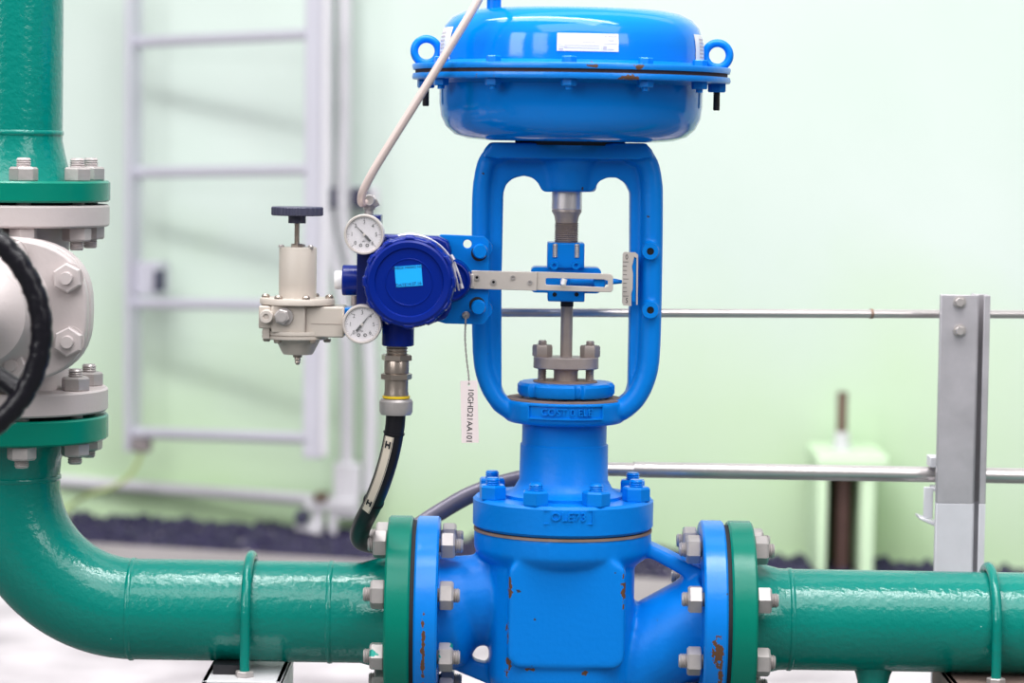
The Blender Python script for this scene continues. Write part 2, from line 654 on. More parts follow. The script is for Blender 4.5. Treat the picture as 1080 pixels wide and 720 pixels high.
M_grav = mat('dark gravel', (.024, .018, .062), .45, var=.95, spec=.4, vscale=55)
gb = bmesh.new()
ico = bmesh.new()
bmesh.ops.create_icosphere(ico, subdivisions=1, radius=1)
iv = [v.co.copy() for v in ico.verts]
ico.verts.index_update()
ifc = [[v.index for v in f.verts] for f in ico.faces]
ico.free()
verts, faces = [], []
length = (WB - WA).length + 2.2
nst = 7000
for i in range(nst):
    u, v = random.random() * length - 1.1, random.random() * .38 + .012
    r = random.uniform(.008, .015)
    c = WA + wd * u + wnrm * v
    base = len(verts)
    rm = Euler((random.random() * 6, random.random() * 6, random.random() * 6)).to_matrix()
    sc = Vector((random.uniform(.8, 1.3), random.uniform(.7, 1.1), random.uniform(.5, .8)))
    hz = random.random() ** 2 * .005
    for p in iv:
        w = rm @ Vector((p.x * sc.x, p.y * sc.y, p.z * sc.z)) * r
        verts.append((c.x + w.x, c.y + w.y, r * .5 + hz + w.z))
    faces += [[base + k for k in f] for f in ifc]
me = bpy.data.meshes.new('gravel')
me.from_pydata(verts, [], faces)
me.materials.append(M_grav)
go = bpy.data.objects.new('gravel', me)
COL.objects.link(go)
go['kind'] = 'stuff'
tag(go, 'strip of dark purplish gravel along the foot of the green wall', 'gravel')

# ---------------------------------------------------------------- the control valve
AXX = P(595, 470, 0).x
ZP = (P(300, 644.5, 0).z + P(850, 653, 0).z) / 2        # pipe centre height
XL = P(437, 640, 0).x                                   # left joint
XR = P(763, 650, 0).x                                   # right joint
RF = .1035
cv = thing('control_valve', (AXX, 0, ZP - .11), 'bright blue cast globe control valve with tall open yoke between green pipes', 'valve')

# body casting
zt = vz(556.5)                                          # gasket level under the bonnet flange
bd = MB()
bd.lathe([(.094, zt), (.094, zt - .022), (.088, zt - .030), (.072, zt - .042), (0, zt - .05)], (AXX, 0, 0), seg=40)
sq = lambda a: (abs(math.cos(a)) ** 3.2 + abs(math.sin(a)) ** 3.2) ** (-1 / 3.2)
bd.lathe([(0, zt - .028), (.068, zt - .030), (.0765, zt - .040), (.0765, ZP - .06), (.070, ZP - .085), (.05, ZP - .105), (0, ZP - .108)], (AXX, 0, 0), seg=48, fn=sq)
bd.tube([(XL + .012, 0, ZP + .002), (XL + .04, 0, ZP + .004), (AXX - .10, 0, ZP + .014), (AXX - .04, 0, ZP + .022)], [.066, .060, .049, .047], 32)
bd.tube([(XR - .012, 0, ZP - .004), (XR - .030, 0, ZP - .010), (AXX + .105, 0, ZP - .030), (AXX + .075, 0, ZP - .048), (AXX + .02, 0, ZP - .06)], [.062, .053, .052, .052, .054], 32)
pad = [tuple((P(a, c_, -.09).x, P(a, c_, -.09).z)) for a, c_ in ((535, 592), (660, 594), (658, 703), (655, 708), (540, 708), (535, 702))]
bd.prism(rrect(P(536, 650, -.09).x, P(600, 707, -.09).z, P(660, 650, -.09).x, P(600, 594, -.09).z, .014), -.0815, -.03)
xz = lambda pts, Y=0.0: [(P(a, c_, Y).x, P(a, c_, Y).z) for a, c_ in pts]
bd.prism(xz([(655, 562), (693, 575), (742, 599), (742, 612), (728, 609), (688, 587), (668, 582), (655, 600)]), -.024, .024)
bd.prism(xz([(721, 600), (742, 604), (742, 640), (712, 640)]), -.02, .02)
web = xz([(445, 672), (500, 655), (548, 655), (548, 736), (530, 726), (470, 701), (445, 701)])
bd.prism(web, -.011, .011, [xz([(488, 684), (496, 674), (508, 670), (520, 672), (527, 682), (527, 694), (517, 699), (503, 696), (493, 690)])])
bd.prism(xz([(655, 690), (742, 690), (742, 712), (724, 718), (690, 735), (655, 740)]), -.018, .018, [xz([(706, 722), (712, 717), (724, 714), (730, 712), (728, 709), (712, 712), (704, 716)])])
bd.build('valve_body', M_cast, cv, remesh=.0025, relax=7)

for sgn, X in ((-1, XL), (1, XR)):
    f = MB()
    x0, x1 = (X + .0022, X + .0265) if sgn < 0 else (X - .0265, X - .0022)
    f.lathe([(.045, x0), (RF - .002, x0), (RF, x0 + .002), (RF, x1 - .002), (RF - .002, x1), (.045, x1)], (0, 0, ZP), 'X', 96)
    f.build('flange', M_flange, cv)
    MB().lathe([(.045, X - .0022), (.099, X - .0022), (.099, X + .0022), (.045, X + .0022)], (0, 0, ZP), 'X', 64).build('gasket', M_gap, cv)

# bonnet
zb0, zb1 = vz(555), vz(523)
RB = .0955
bo = MB()
bo.lathe([(.03, zb0), (RB - .003, zb0), (RB, zb0 + .003), (RB, zb1 - .003), (RB - .003, zb1), (.064, zb1), (.064, zb1 + .003), (.060, zb1 + .004), (.052, zb1 + .009),
          (.047, zb1 + .018), (.0465, vz(468)), (.0448, vz(467)), (.0448, vz(440)), (.03, vz(440))], (AXX, 0, 0), seg=96)
bo.build('bonnet', M_cast, cv)
MB().lathe([(.03, zt - .001), (.090, zt - .001), (.090, zb0 + .001), (.03, zb0 + .001)], (AXX, 0, 0), seg=64).build('bonnet_gasket', M_gap, cv)
MB().lathe([(.085, zt - .002), (.0945, zt - .002), (.0945, zt + .0006), (.085, zt + .0006)], (AXX, 0, 0), seg=64, closed=True).build('seat_edge', M_brown, cv)
STB = MB().thread((0, 0, 0), (1, 0, 0), .0075, .023, .0022).mesh('bonnet_stud', M_blue)
for k in range(8):
    a = R(22.5 + 45 * k + 1.0)
    p = (AXX + .0815 * math.cos(a), .0815 * math.sin(a), zb1 - .0005)
    s_ = link('bonnet_stud', STB, cv, p, AX_Z)
    nn = link('nut', NUT_B, s_, p)
    nn.location = (0, 0, 0)
    nn.rotation_euler = (random.random(), 0, 0)
# cast mark on the bonnet flange rim
def wrapped(o, r, cx):
    """bend flat lettering around a vertical axis at cx"""
    wl_ = worldloc(o)
    for v in o.data.vertices:
        p = v.co + wl_
        a = (p.x - cx) / r
        rr = r - p.y
        q_ = Vector((cx + rr * math.sin(a), -rr * math.cos(a), p.z))
        v.co = q_ - wl_
    return o


tz = P(598, 545.5, -.095).z
wrapped(text('cast_lettering', 'OLE73', .0125, M_cast, cv, (AXX + .004, 0, tz), extrude=.0018, wx=1.05), RB, AXX)
fr = MB()
for (a0, a1, z0, z1) in ((-.021, .029, .0062, .0072), (-.021, .029, -.0075, -.0065), (.0285, .0295, -.0075, .0072)):
    fr.box((AXX + a0, -.0016, tz + z0), (AXX + a1, .001, tz + z1))
wrapped(fr.build('cast_frame', M_cast, cv), RB, AXX)

# yoke
outer = [(517, 150), (680, 151), (687, 158), (692, 172), (695, 190), (697, 215), (697, 300), (695, 345), (693, 373), (687, 400), (678, 421), (667, 436), (653, 444), (640, 446),
         (552, 446), (537, 442), (521, 431), (509, 413), (501, 388), (498, 350), (498, 240), (499, 205), (502, 185), (507, 167), (511, 157)]
inner = [(531, 203), (534, 194), (541, 188), (552, 185), (561, 187), (567, 192), (571, 200), (574, 202), (624, 202), (627, 199), (631, 191), (640, 187), (650, 187), (659, 193), (664, 203),
         (664, 300), (662, 405), (659, 417), (652, 424), (540, 422), (533, 417), (529, 408), (529, 300)]
yk = MB()
yk.prism(xz(outer), -.020, .020, [xz(inner)])
rail = smoothpath([(P(a, c_).x, -.020, P(a, c_).z) for a, c_ in ((530, 160), (515, 168), (509, 190), (507, 220), (507, 300), (508, 370), (513, 398), (524, 419), (540, 432))], 4)
yk.tube(rail, .0095, 12)
rail = smoothpath([(P(a, c_).x, -.022, P(a, c_).z) for a, c_ in ((665, 161), (680, 169), (686, 190), (687, 220), (686, 300), (684, 370), (679, 398), (668, 419), (652, 432))], 4)
yk.tube(rail, .0115, 12)
rail2 = [(p.x, .020, p.z) for p in rail]
yk.tube(rail2, .0095, 12)
yk.prism(xz([(520, 150), (680, 151), (688, 165), (672, 168), (524, 167), (510, 165)]), -.046, .046)
yk.lathe([(.026, vz(202)), (.029, vz(200)), (.031, vz(180)), (.036, vz(165)), (.05, vz(152)), (0, vz(152))][::-1] + [(0, vz(202))], (AXX + .0005, 0, 0), seg=32)
zr0, zr1 = vz(444.5), vz(420)
yk.lathe([(0, zr1), (.0635, zr1), (.0655, zr1 - .003), (.0645, zr0 + .004), (.060, zr0), (0, zr0)], (AXX, 0, 0), seg=48)
for (a, c_) in ((686, 265), (686, 327)):
    p = P(a, c_, -.04)
    yk.cyl((p.x, -.041, p.z), (p.x, -.01, p.z), .0088, .0095, 20)
yoke = yk.build('yoke', M_cast, cv, remesh=.002, relax=5)
for (a, c_) in ((686, 265), (686, 327)):
    p = P(a, c_, -.042)
    MB().lathe([(.0038, -.0425), (.0085, -.0425), (.0088, -.038), (.0038, -.038)], (p.x, 0, p.z), 'Y', 24, closed=True).build('boss_rim', M_cast, cv)
    MB().cyl((p.x, -.0415, p.z), (p.x, -.0395, p.z), .0042, seg=20).build('bore', M_hole, cv)
MB().lathe([(.045, zr1 - .001), (.0625, zr1 - .001), (.0625, zr1 + .0008), (.045, zr1 + .0008)], (AXX, 0, 0), seg=48, closed=True).build('ring_face', M_brown, cv)
tz = P(598, 435.5, -.066).z
wrapped(text('cast_lettering', 'COST 0 ELE', .0105, M_cast, cv, (AXX + .001, 0, tz), extrude=.0020, wx=1.0), .0655, AXX)
fr = MB()
for (a0, a1, z0, z1) in ((-.041, .041, .0062, .0076), (-.041, .041, -.0076, -.0062), (.0396, .041, -.0076, .0076), (-.041, -.0396, -.0076, .0076)):
    nseg = 10
    for k in range(nseg):
        u0, u1 = a0 + (a1 - a0) * k / nseg, a0 + (a1 - a0) * (k + 1) / nseg
        fr.box((AXX + u0, -.0020, tz + z0), (AXX + u1, .0015, tz + z1))
wrapped(fr.build('cast_frame', M_cast, cv), .0655, AXX)

# yoke lock nut with notches, packing gland, stem
zn0, zn1 = vz(417), vz(402.5)
notch = lambda a: 0.90 if (math.degrees(a) + 20) % 60 < 9 else 1.0
MB().lathe([(.02, zn0), (.049, zn0), (.0515, zn0 + .004), (.0515, zn1 - .003), (.049, zn1), (.02, zn1)], (AXX + .001, 0, 0), seg=120, fn=notch).build('yoke_nut', M_cast, cv, bevel=.0007)
MB().lathe([(.01, zn1 - .001), (.034, zn1 - .001), (.034, zn1 + .0012), (.01, zn1 + .0012)], (AXX, 0, 0), seg=32).build('packing_face', M_brown, cv)
zg0, zg1 = vz(388.5), vz(376)
xg = AXX + .0005
pg = []
for i in range(40):
    a = 2 * PI * i / 40
    pg.append((xg + .0345 * math.copysign(abs(math.cos(a)) ** .8, math.cos(a)), .021 * math.sin(a)))
gm = MB()
va = [gm.bm.verts.new((p[0], p[1], zg0)) for p in pg]
vb = [gm.bm.verts.new((p[0], p[1], zg1)) for p in pg]
gm._bridge(va, vb)
gm.bm.faces.new(va)
gm.bm.faces.new(vb)
gm.build('gland_flange', M_steel, cv, bevel=.0012)
MB().lathe([(.008, zn1), (.0128, zn1), (.0128, zg0 - .003), (.0145, zg0), (.008, zg0)], (xg, 0, 0), seg=32).build('gland_follower', M_steel, cv)
NG = MB().hexnut((0, 0, 0), (0, 0, 1), .0185, .0125, ang=.2).mesh('nut', M_steel)
for dx in (-.0252, .0252):
    st = MB().thread((xg + dx, 0, zn1), (0, 0, 1), .0047, zg1 - zn1 + .017, .0018).build('gland_stud', M_steel, cv)
    link('nut', NG, st, (xg + dx, 0, zg1))
MB().cyl((xg, 0, zn1), (xg, 0, vz(316)), .0064, seg=24).thread((xg, 0, vz(330)), (0, 0, 1), .0066, .014, .0015).build('valve_stem', M_steel, cv)
MB().cyl((xg, 0, vz(323)), (xg, 0, vz(312)), .0068, seg=24).build('stem_thread', M_gap, cv)

# ------------- actuator
AX2 = AXX + .001
da = thing('diaphragm_actuator', (AX2, 0, vz(150)), 'round glossy blue diaphragm actuator with eyebolts on top of the yoke', 'actuator')
top_prof = [(.1385, 70), (.1383, 50), (.1370, 40), (.1335, 29), (.126, 20.5), (.114, 14.5), (.100, 11.5), (.080, 10.5), (0, 10)]
MB().lathe([(0, vz(69))] + [(r, vz(p)) for r, p in top_prof], (AX2, 0, 0), seg=128).build('upper_casing', M_act, da, smooth=50)
MB().lathe([(0, vz(88)), (.1385, vz(88)), (.1383, vz(110)), (.1365, vz(124)), (.131, vz(135)), (.122, vz(143)), (.108, vz(147.5)), (.09, vz(149)), (0, vz(149))], (AX2, 0, 0), seg=128).build('lower_casing', M_act, da, smooth=50)
MB().cyl((AX2, 0, vz(147.5)), (AX2, 0, vz(153)), .058, seg=48).build('gap_shade_disc', M_gap, da)  # dark disc added to give the gap above the yoke its shade
RFL = .1665
MB().lathe([(.1385, vz(66)), (.142, vz(69.5)), (RFL, vz(70)), (RFL + .001, vz(71.5)), (RFL, vz(76)), (.13, vz(76)), (.13, vz(66))], (AX2, 0, 0), seg=128, closed=True).build('upper_rim', M_actfl, da, smooth=50)
MB().lathe([(.13, vz(80)), (RFL, vz(80)), (RFL + .001, vz(84)), (RFL, vz(86)), (.142, vz(86.5)), (.1385, vz(90)), (.13, vz(90))], (AX2, 0, 0), seg=128, closed=True).build('lower_rim', M_actfl, da, smooth=50)
MB().lathe([(.13, vz(76)), (RFL - .0025, vz(76)), (RFL - .0025, vz(80)), (.13, vz(80))], (AX2, 0, 0), seg=96, closed=True).build('diaphragm_edge', M_rust, da)
CB_ = MB().hexnut((0, 0, vz(70)), (0, 0, 1), .0135, .0065).hexnut((0, 0, vz(86)), (0, 0, -1), .0145, .0075).cyl((0, 0, vz(70)), (0, 0, vz(97)), .0036, seg=12).mesh('casing_bolt', M_blue)
for k in range(12):
    dg_ = 30 * k - 2
    a = R(dg_ - 90)
    x, y = AX2 + .153 * math.cos(a), .153 * math.sin(a)
    if k in (3, 9):
        e = MB()
        zc = vz(56)
        e.lathe([(.0128 + .0042 * math.cos(2 * PI * i / 14), .0042 * math.sin(2 * PI * i / 14)) for i in range(14)], (x, y, zc), 'Y', 36, closed=True)
        e.cyl((x, y, vz(70.3)), (x, y, vz(69)), .0095)
        e.cyl((x, y, vz(71)), (x, y, zc - .011), .0065, .0055)
        e.hexnut((x, y, vz(86)), (0, 0, -1), .0165, .009)
        eo = e.build('eyebolt', M_blue, da, smooth=40)
        MB().thread((x, y, vz(87)), (0, 0, -1), .0037, .027, .0018).build('eyebolt_thread', M_gap, eo)
    else:
        link('casing_bolt', CB_, da, (x, y, 0), (0, 0, 0))
        # the mesh keeps its own heights
for o in list(da.children):
    if o.name.startswith('casing_bolt'):
        o.location.z = -worldloc(da).z


def rcase(z):
    pr = [(vz(p), r) for r, p in top_prof]
    for (z0, r0), (z1, r1) in zip(pr, pr[1:]):
        if z0 <= z <= z1:
            return r0 + (r1 - r0) * (z - z0) / (z1 - z0)
    return .1385


def patch(b, a0, a1, z0, z1, off, na=14, nz_=4, cx=AX2):
    g_ = [[b.bm.verts.new((cx + (rcase(z0 + (z1 - z0) * j / nz_) + off) * math.sin(a0 + (a1 - a0) * i / na), -(rcase(z0 + (z1 - z0) * j / nz_) + off) * math.cos(a0 + (a1 - a0) * i / na),
                           z0 + (z1 - z0) * j / nz_)) for i in range(na + 1)] for j in range(nz_ + 1)]
    for j in range(nz_):
        for i in range(na):
            b.bm.faces.new((g_[j][i], g_[j][i + 1], g_[j + 1][i + 1], g_[j + 1][i]))


def az(px, py=45):
    return math.asin(max(-.99, min(.99, (P(px, py, -.13).x - AX2) / .1375)))


def label(a0, a1, py0, py1, lines, Yf=-.13):
    b_ = MB()
    z1, z0 = P(600, py0, Yf).z, P(600, py1, Yf).z
    patch(b_, a0, a1, z0, z1, .0006)
    L_ = b_.build('nameplate', M_white, da)
    b_ = MB()
    for (u0, u1, v, h) in lines:
        patch(b_, a0 + (a1 - a0) * u0, a0 + (a1 - a0) * u1, z0 + (z1 - z0) * v, z0 + (z1 - z0) * (v + h), .0010, 8, 1)
    b_.build('print', M_ink2, L_)
    return L_


label(az(587.5), az(652), 35, 54, [(.02, .10, .34, .03), (.03, .16, .22, .03), (.12, .68, .30, .035), (.12, .68, .16, .035), (.40, .62, .5, .03), (.03, .10, .05, .1), (.76, .80, .8, .06), (.82, .98, .82, .04),
                                   (.82, .92, .6, .05), (.74, .98, .42, .03), (.74, .80, .1, .2), (.82, .92, .1, .05), (.72, .724, .02, .95)])
label(R(-84), R(-66), 32, 66, [(.1, .6, .1 + .12 * i, .05) for i in range(7)], 0)
label(R(66), R(84), 36, 67, [(.3, .8, .1 + .12 * i, .05) for i in range(7)], 0)
# air inlet fitting on the dome
pf = P(521, 6, -.055)
af_ = MB()
af_.cyl((pf.x, -.055, vz(14)), (pf.x, -.055, vz(2)), .0075, seg=20).hexnut((pf.x, -.055, vz(3)), (0, 0, 1), .017, .009).cyl((pf.x, -.055, vz(-4)), (pf.x, -.055, vz(-18)), .0065)
af_.build('inlet_fitting', M_blue, da)
# actuator stem and coupling clamp (moves with the actuator)
cxm = P(598, 210).x
MB().cyl((cxm, 0, vz(160)), (cxm, 0, vz(221)), .0128, seg=32).build('actuator_stem', M_chrome, da)
MB().lathe([(.0160, vz(201.5)), (.0162, vz(220)), (.0152, vz(221)), (.0145, vz(201.5))], (cxm, 0, 0), seg=32, closed=True).build('stem_sleeve', M_chrome, da)
MB().lathe([(0, vz(220.5)), (.0155, vz(220.5)), (.0158, vz(223)), (.0130, vz(228)), (.0118, vz(235)), (0, vz(235))], (cxm, 0, 0), seg=32).build('stem_collar', M_steel, da)
MB().thread((cxm, 0, vz(235)), (0, 0, -1), .0132, vz(235) - vz(262), .0020, 28).build('stem_thread', M_steel, da)
cp = MB()
X_ = lambda px, py=290, Y=-.02: P(px, py, Y).x
Z_ = lambda py, Y=-.02, px=597: P(px, py, Y).z
cp.box((X_(577), -.024, Z_(283)), (X_(616), .022, Z_(256)))
cp.box((X_(578), -.022, Z_(318)), (X_(617), .022, Z_(304)))
cpl = cp.build('stem_coupling', M_blue, da, bevel=.0015)
MB().prism(rrect(X_(560), Z_(309), X_(634), Z_(282), .005), -.020, .018).build('coupling_plate', M_blue, da, bevel=.001)
SL = MB().thread((0, 0, 0), (0, 0, 1), .0028, .014, .0016, 12).mesh('slot_screw', M_zinc)
for a_ in (585, 608):
    link('slot_screw', SL, cpl, (X_(a_), -.0235, Z_(271)))
    p = P(a_ - .5, 279.5, -.024)
    MB().lathe([(0, -.031), (.0022, -.031), (.0022, -.0335), (.0042, -.0335), (.0042, -.022), (0, -.022)], (p.x, 0, p.z), 'Y', 16).build('cap_screw', M_blue, cpl)
    p = P(a_, 310.5, -.024)
    MB().cyl((p.x, -.0226, p.z), (p.x, -.021, p.z), .0023, seg=14).build('bore', M_hole, cpl)
# pointer
p = P(632.5, 298, -.06)
po = MB()
po.cyl((p.x - .03, -.030, p.z), (X_(649, 295, -.03), -.030, p.z), .005, .003, 14)
po.cyl((X_(649, 295, -.03), -.030, p.z), (X_(656, 295, -.03), -.030, p.z - .0002), .003, .0018, 12)
po.lathe([(0, -.0635), (.0055, -.0635), (.0065, -.0615), (.0065, -.025), (0, -.025)], (p.x, 0, p.z), 'Y', 18)
po.build('travel_pointer', M_blue, da)

# travel scale, fixed to the yoke
ts = MB()
Ys = -.036
ts.prism([(P(a, c_, Ys).x, P(a, c_, Ys).z) for a, c_ in ((658, 265.5), (670, 266), (673, 268.5), (673, 271), (672.5, 321), (671, 321.5), (671, 300), (671.3, 272), (668.8, 270.5), (667.5, 277), (666.3, 281), (667.5, 288), (667.2, 305), (665.5, 310), (666, 322.5), (657.5, 322), (656, 319), (656.6, 268))],
         Ys - .0012, Ys)
tsc = ts.build('travel_scale', M_alu, cv)
p = P(670, 268, Ys)
MB().box((p.x - .003, -.0355, p.z - .05), (p.x + .0015, -.0255, p.z - .001)).build('scale_bracket', M_blue, cv, bevel=.0008)
tk = MB()
for i in range(9):
    p = P(657, 276 + i * 4.5, Ys)
    tk.box((p.x, Ys - .0015, p.z - .00022), (p.x + (.0058 if i in (0, 8, 4) else .004), Ys - .0011, p.z + .00022))
tk.build('scale_marks', M_ink, tsc)
for ch, yy in (('0', 271.2), ('S', 317)):
    p = P(661, yy, Ys)
    text('scale_letter', ch, .0075, M_ink, tsc, (p.x, Ys - .0013, p.z), extrude=.0001, wx=.8)

# ---------------------------------------------------------------- positioner
Yp = -.062                                               # mounting plate plane
vp = thing('valve_positioner', tuple(P(432, 345, -.09)), 'dark blue round-capped valve positioner bolted to the yoke side by a blue plate', 'positioner')
hole = P(493, 257, Yp)
pp = [(P(a, c_, Yp).x, P(a, c_, Yp).z) for a, c_ in ((465, 247), (511, 249), (516, 254), (515, 336), (510, 342), (470, 341), (459, 338), (459, 252))]
MB().prism(pp, Yp - .003, Yp + .003, [circ(hole.x, hole.z, .0044)]).build('mounting_plate', M_blue, vp, bevel=.0008)
sp = MB()
for c_ in (262, 327):
    p = P(505, c_, Yp)
    sp.cyl((p.x + .006, Yp + .002, p.z), (p.x + .006, -.016, p.z), .008)
sp.build('plate_spacer', M_blue, vp)
for (a, c_) in ((506.5, 265), (504.5, 324)):
    p = P(a, c_, Yp - .01)
    MB().lathe([(0, -.0765), (.0065, -.0765), (.0078, -.074), (.0078, -.064), (0, -.064)], (p.x, 0, p.z), 'Y', 24).build('plate_bolt', M_blue, vp)
    MB().lathe([(0, -.0655), (.0082, -.0655), (.0082, -.064), (0, -.064)], (p.x - .0012, 0, p.z - .0022 if c_ < 300 else p.z + .0022), 'Y', 24).build('bolt_shadow', M_gap, vp)  # black disc offset behind the bolt, standing in for its shadow
p = P(491.5, 332, Yp)
MB().lathe([(0, -.0685), (.0025, -.0685), (.004, -.067), (.004, -.064), (0, -.064)], (p.x, 0, p.z), 'Y', 18).box((p.x - .0036, -.0689, p.z - .0005), (p.x + .0036, -.0683, p.z + .0005)).build('tag_screw', M_zinc, vp)
# housing behind the cap
hs = MB()
hs.prism([(P(a, c_, -.09).x, P(a, c_, -.09).z) for a, c_ in ((398, 250), (404, 247), (462, 249), (473, 254), (476, 264), (476, 270), (476, 325), (471, 335), (455, 341), (400, 343), (393, 330), (393, 262))], -.10, Yp - .003)
hub = P(474, 296, -.085)
hs.cyl((hub.x, -.093, hub.z), (hub.x, -.066, hub.z), .0215, .0235, 40)
cc = P(432, 297, -.12)
hs.cyl((cc.x, -.112, cc.z), (cc.x, -.07, cc.z), .0445, .044, 56)
hs.build('housing', M_navy, vp, bevel=.003, seg=3)
MB().lathe([(.017, -.0935), (.0195, -.0945), (.0195, -.092), (.017, -.092)], (hub.x, 0, hub.z), 'Y', 40, closed=True).build('hub_ring', M_navy, vp)
# screw cap with grip lugs
lug = lambda a: 1.035 if (math.degrees(a) + 6) % 30 < 13 else 1.0
cap = MB()
cap.lathe([(0, -.106), (.0445, -.106), (.0463, -.110), (.0463, -.130), (.0445, -.1345), (.0420, -.1350), (.0405, -.1330), (0, -.1330)], (cc.x, 0, cc.z), 'Y', 144, fn=lug)
cp_ = cap.build('cap', M_navy, vp, bevel=.0008)
MB().lathe([(0, -.1335), (.0340, -.1335), (.0350, -.1355), (.0405, -.1362), (.0425, -.1350), (.0425, -.132), (0, -.132)], (cc.x, 0, cc.z), 'Y', 72).build('cap_face', M_navy, vp)
MB().lathe([(.0228, -.1335), (.0232, -.1341), (.0240, -.1341), (.0244, -.1335)], (cc.x, 0, cc.z), 'Y', 60, closed=True).build('cap_ring', M_navy, vp)
pl = P(431, 291, -.134)
w2, h2 = .0135, .0105
th = R(5)
lb = [(pl.x + x * math.cos(th) - z * math.sin(th), pl.z + x * math.sin(th) + z * math.cos(th)) for x, z in ((-w2, -h2), (w2, -h2), (w2, h2), (-w2, h2))]
st = MB().prism(lb, -.1341, -.1334).build('sticker', M_cyan, vp)
text('print', 'CHECK MARKS NO.', .0036, M_dink, st, (pl.x - .0008, -.1343, pl.z + .0086), th, .00005, 1.0)
text('print', 'DATE', .0044, M_dink, st, (pl.x - .0082 + .0008, -.1343, pl.z - .0094), th, .00005, 1.0)
text('handwriting', '14.07.16', .0046, M_dink, st, (pl.x + .0048 + .0008, -.1343, pl.z - .0078), th + .04, .00005, .95)
# conduit bosses
a0, a1 = P(392, 296.5, -.095), P(361, 295.5, -.095)
MB().lathe([(0, a1.x), (.0150, a1.x), (.0158, a1.x + .001), (.0155, a0.x + .006), (0, a0.x + .006)], (0, -.09, a1.z), 'X', 40).build('side_boss', M_navy, vp)
MB().lathe([(0, P(353, 295, -.09).x), (.0088, P(353, 295, -.09).x), (.0095, P(354.5, 295, -.09).x), (.0095, a1.x + .003), (0, a1.x + .003)], (0, -.09, a1.z), 'X', 24).build('plug', M_white, vp)
b0, b1 = P(420, 338, -.095), P(420, 364.5, -.095)
MB().lathe([(0, b0.z), (.0165, b0.z), (.0165, b1.z + .001), (.0155, b1.z), (0, b1.z)], (b0.x, -.095, 0), 'Z', 40).build('bottom_boss', M_navy, vp)
# manifold block carrying the gauges
bk = MB()
bx = lambda px, py, Y=-.09: P(px, py, Y)
bk.box((bx(377.5, 280).x, -.112, bx(380, 325).z), (bx(402, 280).x, -.07, bx(380, 226).z))
bk.box((bx(385, 280).x, -.11, bx(380, 262).z), (bx(408, 280).x, -.07, bx(380, 248).z))
bk.build('manifold', M_navy2, vp, bevel=.001)
bk = MB()
bk.box((bx(362, 330).x, -.11, bx(366, 352).z), (bx(394, 330).x, -.075, bx(366, 323.5).z))
bk.box((bx(384, 330).x, -.108, bx(366, 340).z), (bx(400, 330).x, -.075, bx(366, 312).z))
bk.build('gauge_block', M_blue, vp, bevel=.001)
p = P(373.5, 316, -.1)
MB().cyl((p.x, -.1, p.z + .004), (p.x, -.1, p.z - .006), .003).build('vent_screw', M_steel, vp)
# tube elbow on top of the manifold
p = P(389, 224, -.095)
el = MB()
el.cyl((p.x, -.095, p.z - .002), (p.x, -.095, p.z + .005), .0045)
el.hexnut((p.x, -.095, p.z + .003), (0, 0, 1), .011, .006)
el.cyl((p.x, -.095, p.z + .008), (p.x, -.095, p.z + .018), .004)
el.lathe([(0, -.106), (.005, -.106), (.006, -.104), (.006, -.088), (0, -.088)], (p.x + .0005, 0, p.z + .0125), 'Y', 20)
el.hexnut((p.x + .003, -.095, p.z + .010), (.6, 0, .35), .011, .006)
el.build('tube_elbow', M_zinc, vp)
TB0 = Vector((p.x + .001, -.095, p.z + .013))
# seal cord around the cap
sc_ = []
for i in range(12):
    a = R(105 - 92 * i / 11)
    sc_.append((cc.x + .0478 * math.cos(a), -.118 + .012 * 0, cc.z + .0478 * math.sin(a)))
pth = smoothpath(sc_, 3)
sw = MB().tube(pth, .0011, 6)
for dx, e in ((0, (484, 306)), (.0015, (488, 303)), (-.001, (480, 307))):
    a_ = P(478, 278, -.12)
    b_ = P(e[0], e[1], -.118)
    sw.tube(smoothpath([(a_.x + dx - .0005, -.119, a_.z + .002), ((a_.x + b_.x) / 2 + dx, -.122, (a_.z + b_.z) / 2), (b_.x, -.118, b_.z)], 5), .0010, 6)
p = P(477.5, 272, -.12)
sw.cyl((p.x - .002, -.121, p.z + .003), (p.x + .001, -.121, p.z - .002), .002)
p = P(487, 301, -.12)
sw.cyl((p.x - .001, -.119, p.z + .002), (p.x + .0005, -.119, p.z - .003), .0018)
sw.build('seal_cord', M_seal, vp)
# feedback lever
Yl = -.068
def lv(pts, Y=Yl):
    return [(P(a, c_, Y).x, P(a, c_, Y).z) for a, c_ in pts]
lva = MB().prism(lv([(497.5, 285), (566, 286.5), (566, 306.5), (499, 304.5), (497.5, 303)]), Yl - .0025, Yl).build('feedback_lever', M_alu, vp, bevel=.0006)
fk = MB().prism(lv([(564, 286.2), (644, 288.5), (646.5, 291), (646.5, 305.5), (644, 308), (564, 305.8), (562.5, 304), (562.5, 288)], Yl + .003), Yl + .0002, Yl + .0025,
                [lv([(576.5, 293), (637, 294.5), (641, 296), (641, 301), (637, 302.5), (576.5, 300), (575.5, 298.5), (575.5, 294)], Yl + .003)]).build('lever_fork', M_alu, vp, bevel=.0006)
for (a, c_, r_) in ((503, 292.5, .003), (520.5, 297.3, .003), (541, 292.5, .0024), (559, 297.7, .0024)):
    p = P(a, c_, Yl - .003)
    MB().lathe([(r_ * .5, -.0722), (r_, -.0722), (r_, -.070), (r_ * .5, -.070)], (p.x, 0, p.z), 'Y', 16, closed=True).build('rivet', M_zinc, lva)
    MB().cyl((p.x, -.0709, p.z), (p.x, -.0703, p.z), r_ * .55, seg=12).build('rivet_bore', M_hole if r_ > .0027 else M_zinc, lva)
p0 = P(594.5, 299, -.075)
